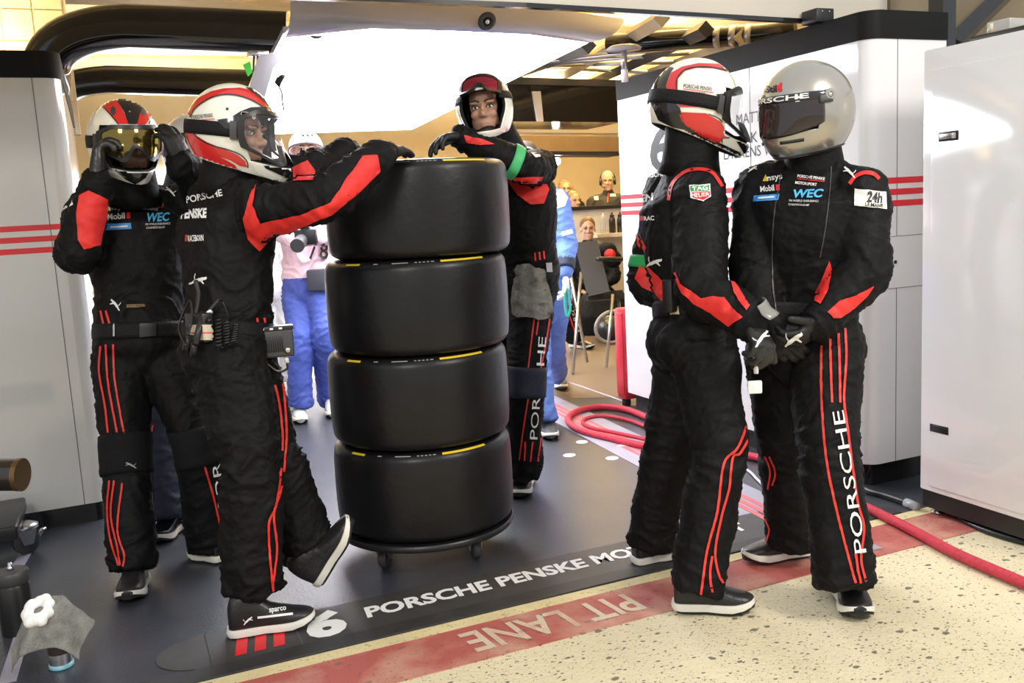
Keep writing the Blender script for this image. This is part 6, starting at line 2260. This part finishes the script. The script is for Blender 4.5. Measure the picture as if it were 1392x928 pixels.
        for s_ in 'LR':
            V, F = make_hand(p.j['wr' + s_], p.j['wr' + s_] - p.j['el' + s_], Vector((0, 0, -1)), s_, p.j['el' + s_], cuff=0.04, cr=0.035, voxel=0.006)
            mk('hand', (V, F), skin, p.root, recalc=False)
        for s_ in (1, -1):
            q = Vector((p.j['anL' if s_ > 0 else 'anR']))
            make_shoe(p.root, Vector((q.x, q.y, 0)) + FH_ * 0.08, Vector((q.x, q.y, 0)) - FH_ * 0.2)
        return p
    p = crew('grey-haired crew member with headset and black polo behind the white desk', 826, 247, 11.7, mat('black_polo', (0.012, 0.012, 0.013), 0.7), SKIN2, HAIRG, hs=True, fd=-6)
    p.decal('zip', line2([(827, 262), (826, 275)], 1.5), REDP)
    p.decal('chest_logo', poly2([(829, 263), (837, 263), (837, 267), (829, 267)], 2), WHITE)
    p.decal('arm_logo', poly2([(807, 267), (813, 266), (814, 272), (808, 272)], 2), WHITE)
    crew('blonde crew member with long hair standing beyond the white desk', 768, 258, 12.7, SUIT, SKIN2, HAIRB, long=True, fd=10)
    crew('fair-haired crew member with headset bent low behind the white desk', 779, 274, 11.1, SUIT, SKIN2, HAIRB, hs=True, fd=30)
    crew('brown-haired crew member sitting low behind the dark folding chair', 799, 312, 9.9, SUIT, SKIN2, mat('brown_hair', (0.16, 0.08, 0.03), 0.6), fd=0)
    # folding chair --------------------------------------------------------
    ch = thing('folding_chair', 'dark folding chair with slanted back seen from behind', 'chair', G(812, 450))
    dk = mat('dark_chair_cloth', (0.010, 0.010, 0.011), 0.6)
    mk('backrest', prism([P(781, 330, 7.9), P(812, 326, 7.9), P(829, 396, 7.7), P(799, 403, 7.7)], FWD * 0.035), dk, ch, smooth=False)
    mk('seat', prism([P(797, 398, 7.7), P(846, 394, 7.9), P(852, 404, 7.9), P(800, 408, 7.7)], FWD * 0.42), dk, ch, smooth=False)
    for a, b in (((790, 370, 7.85), (776, 452, 7.4)), ((776, 374, 7.85), (796, 445, 7.9)), ((833, 400, 7.75), (822, 450, 7.6)), ((840, 398, 8.2), (846, 440, 8.3))):
        q = P(*b)
        q.z = 0.012
        mk('leg', tube([P(*a), q], 0.014, 8), STEEL, ch)
    mk('armrest', tube([P(812, 352, 7.7), P(846, 352, 7.9)], 0.02, 8), PLAST, ch)
    rj = thing('red_jacket', 'black and red jacket slung over the folding chair', 'jacket', P(828, 352, 8.1))
    V, F, N = smooth_remesh(J(ball(P(824, 342, 8.05), 1, 14, 10, (RH * 0.10, FH_ * 0.08, ZUP * 0.09)), ball(P(832, 352, 8.05), 1, 14, 10, (RH * 0.09, FH_ * 0.08, ZUP * 0.08))), 0.012, 3)
    mk('jacket', ([Vector(v) for v in V], F), SUIT, rj, recalc=False)
    mk('lining', ball(P(829, 346, 7.97), 1, 12, 8, (RH * 0.05, FH_ * 0.03, ZUP * 0.05)), REDC, rj)
    kb = thing('kit_bag', 'bulky black kit bag on the floor behind the folding chair', 'bag', G(822, 453))
    c = G(822, 453)
    V, F, N = smooth_remesh(J(loft([(c + ZUP * 0.0, RH * 0.26, FH_ * 0.16), (c + ZUP * 0.2, RH * 0.30, FH_ * 0.18), (c + ZUP * 0.42, RH * 0.22, FH_ * 0.12)], 20, pw=3)), 0.02, 4)
    mk('bag_body', ([Vector(v) for v in V], F), SUIT, kb, recalc=False)
    mk('strap', tube(catmull([c + RH * -0.15 + ZUP * 0.4, c - FH_ * 0.12 + ZUP * 0.52, c + RH * 0.15 + ZUP * 0.4]), 0.018, 8), WEB, kb)
    # vacuum canister with hose
    va = thing('vacuum_canister', 'dark round vacuum canister with a looped grey hose on the floor', 'vacuum', G(829, 464))
    c = G(829, 464)
    mk('body', lathe([(0.06, 0.0), (0.13, 0.03), (0.15, 0.11), (0.13, 0.19), (0.07, 0.23), (0.04, 0.26)], c, 28), mat('blue_black_plastic', (0.02, 0.022, 0.03), 0.3), va)
    lp = [c - FH_ * 0.2 + RH * (0.17 * math.cos(a) + 0.01) + ZUP * (0.17 + 0.15 * math.sin(a)) + FH_ * 0.1 * math.cos(a) for a in [2 * PI * k / 40 * 0.96 for k in range(41)]]
    mk('hose', tube(lp, 0.017, 10), mat('grey_hose', (0.35, 0.36, 0.38), 0.5), va)
    # red cabinet behind the end of the right partition
    rc = thing('red_tool_cabinet', 'slim red metal cabinet tucked behind the end of the white partition', 'cabinet', (3.25, 5.30, 0))
    rm = mat('red_cabinet_paint', (0.62, 0.03, 0.05), 0.35)
    mk('body', box(3.075, 3.5, 5.25, 5.36, 0.05, 0.66, 0.01), rm, rc, angle=40)
    mk('door', box(3.068, 3.076, 5.26, 5.35, 0.08, 0.63, 0.002), rm, rc)
    for q in (3.11, 3.46):
        mk('castor', lathe([(0.025, 0.0), (0.03, 0.01), (0.03, 0.04), (0.02, 0.05)], (q, 5.305, 0), 14), RUBB, rc)


build_back()
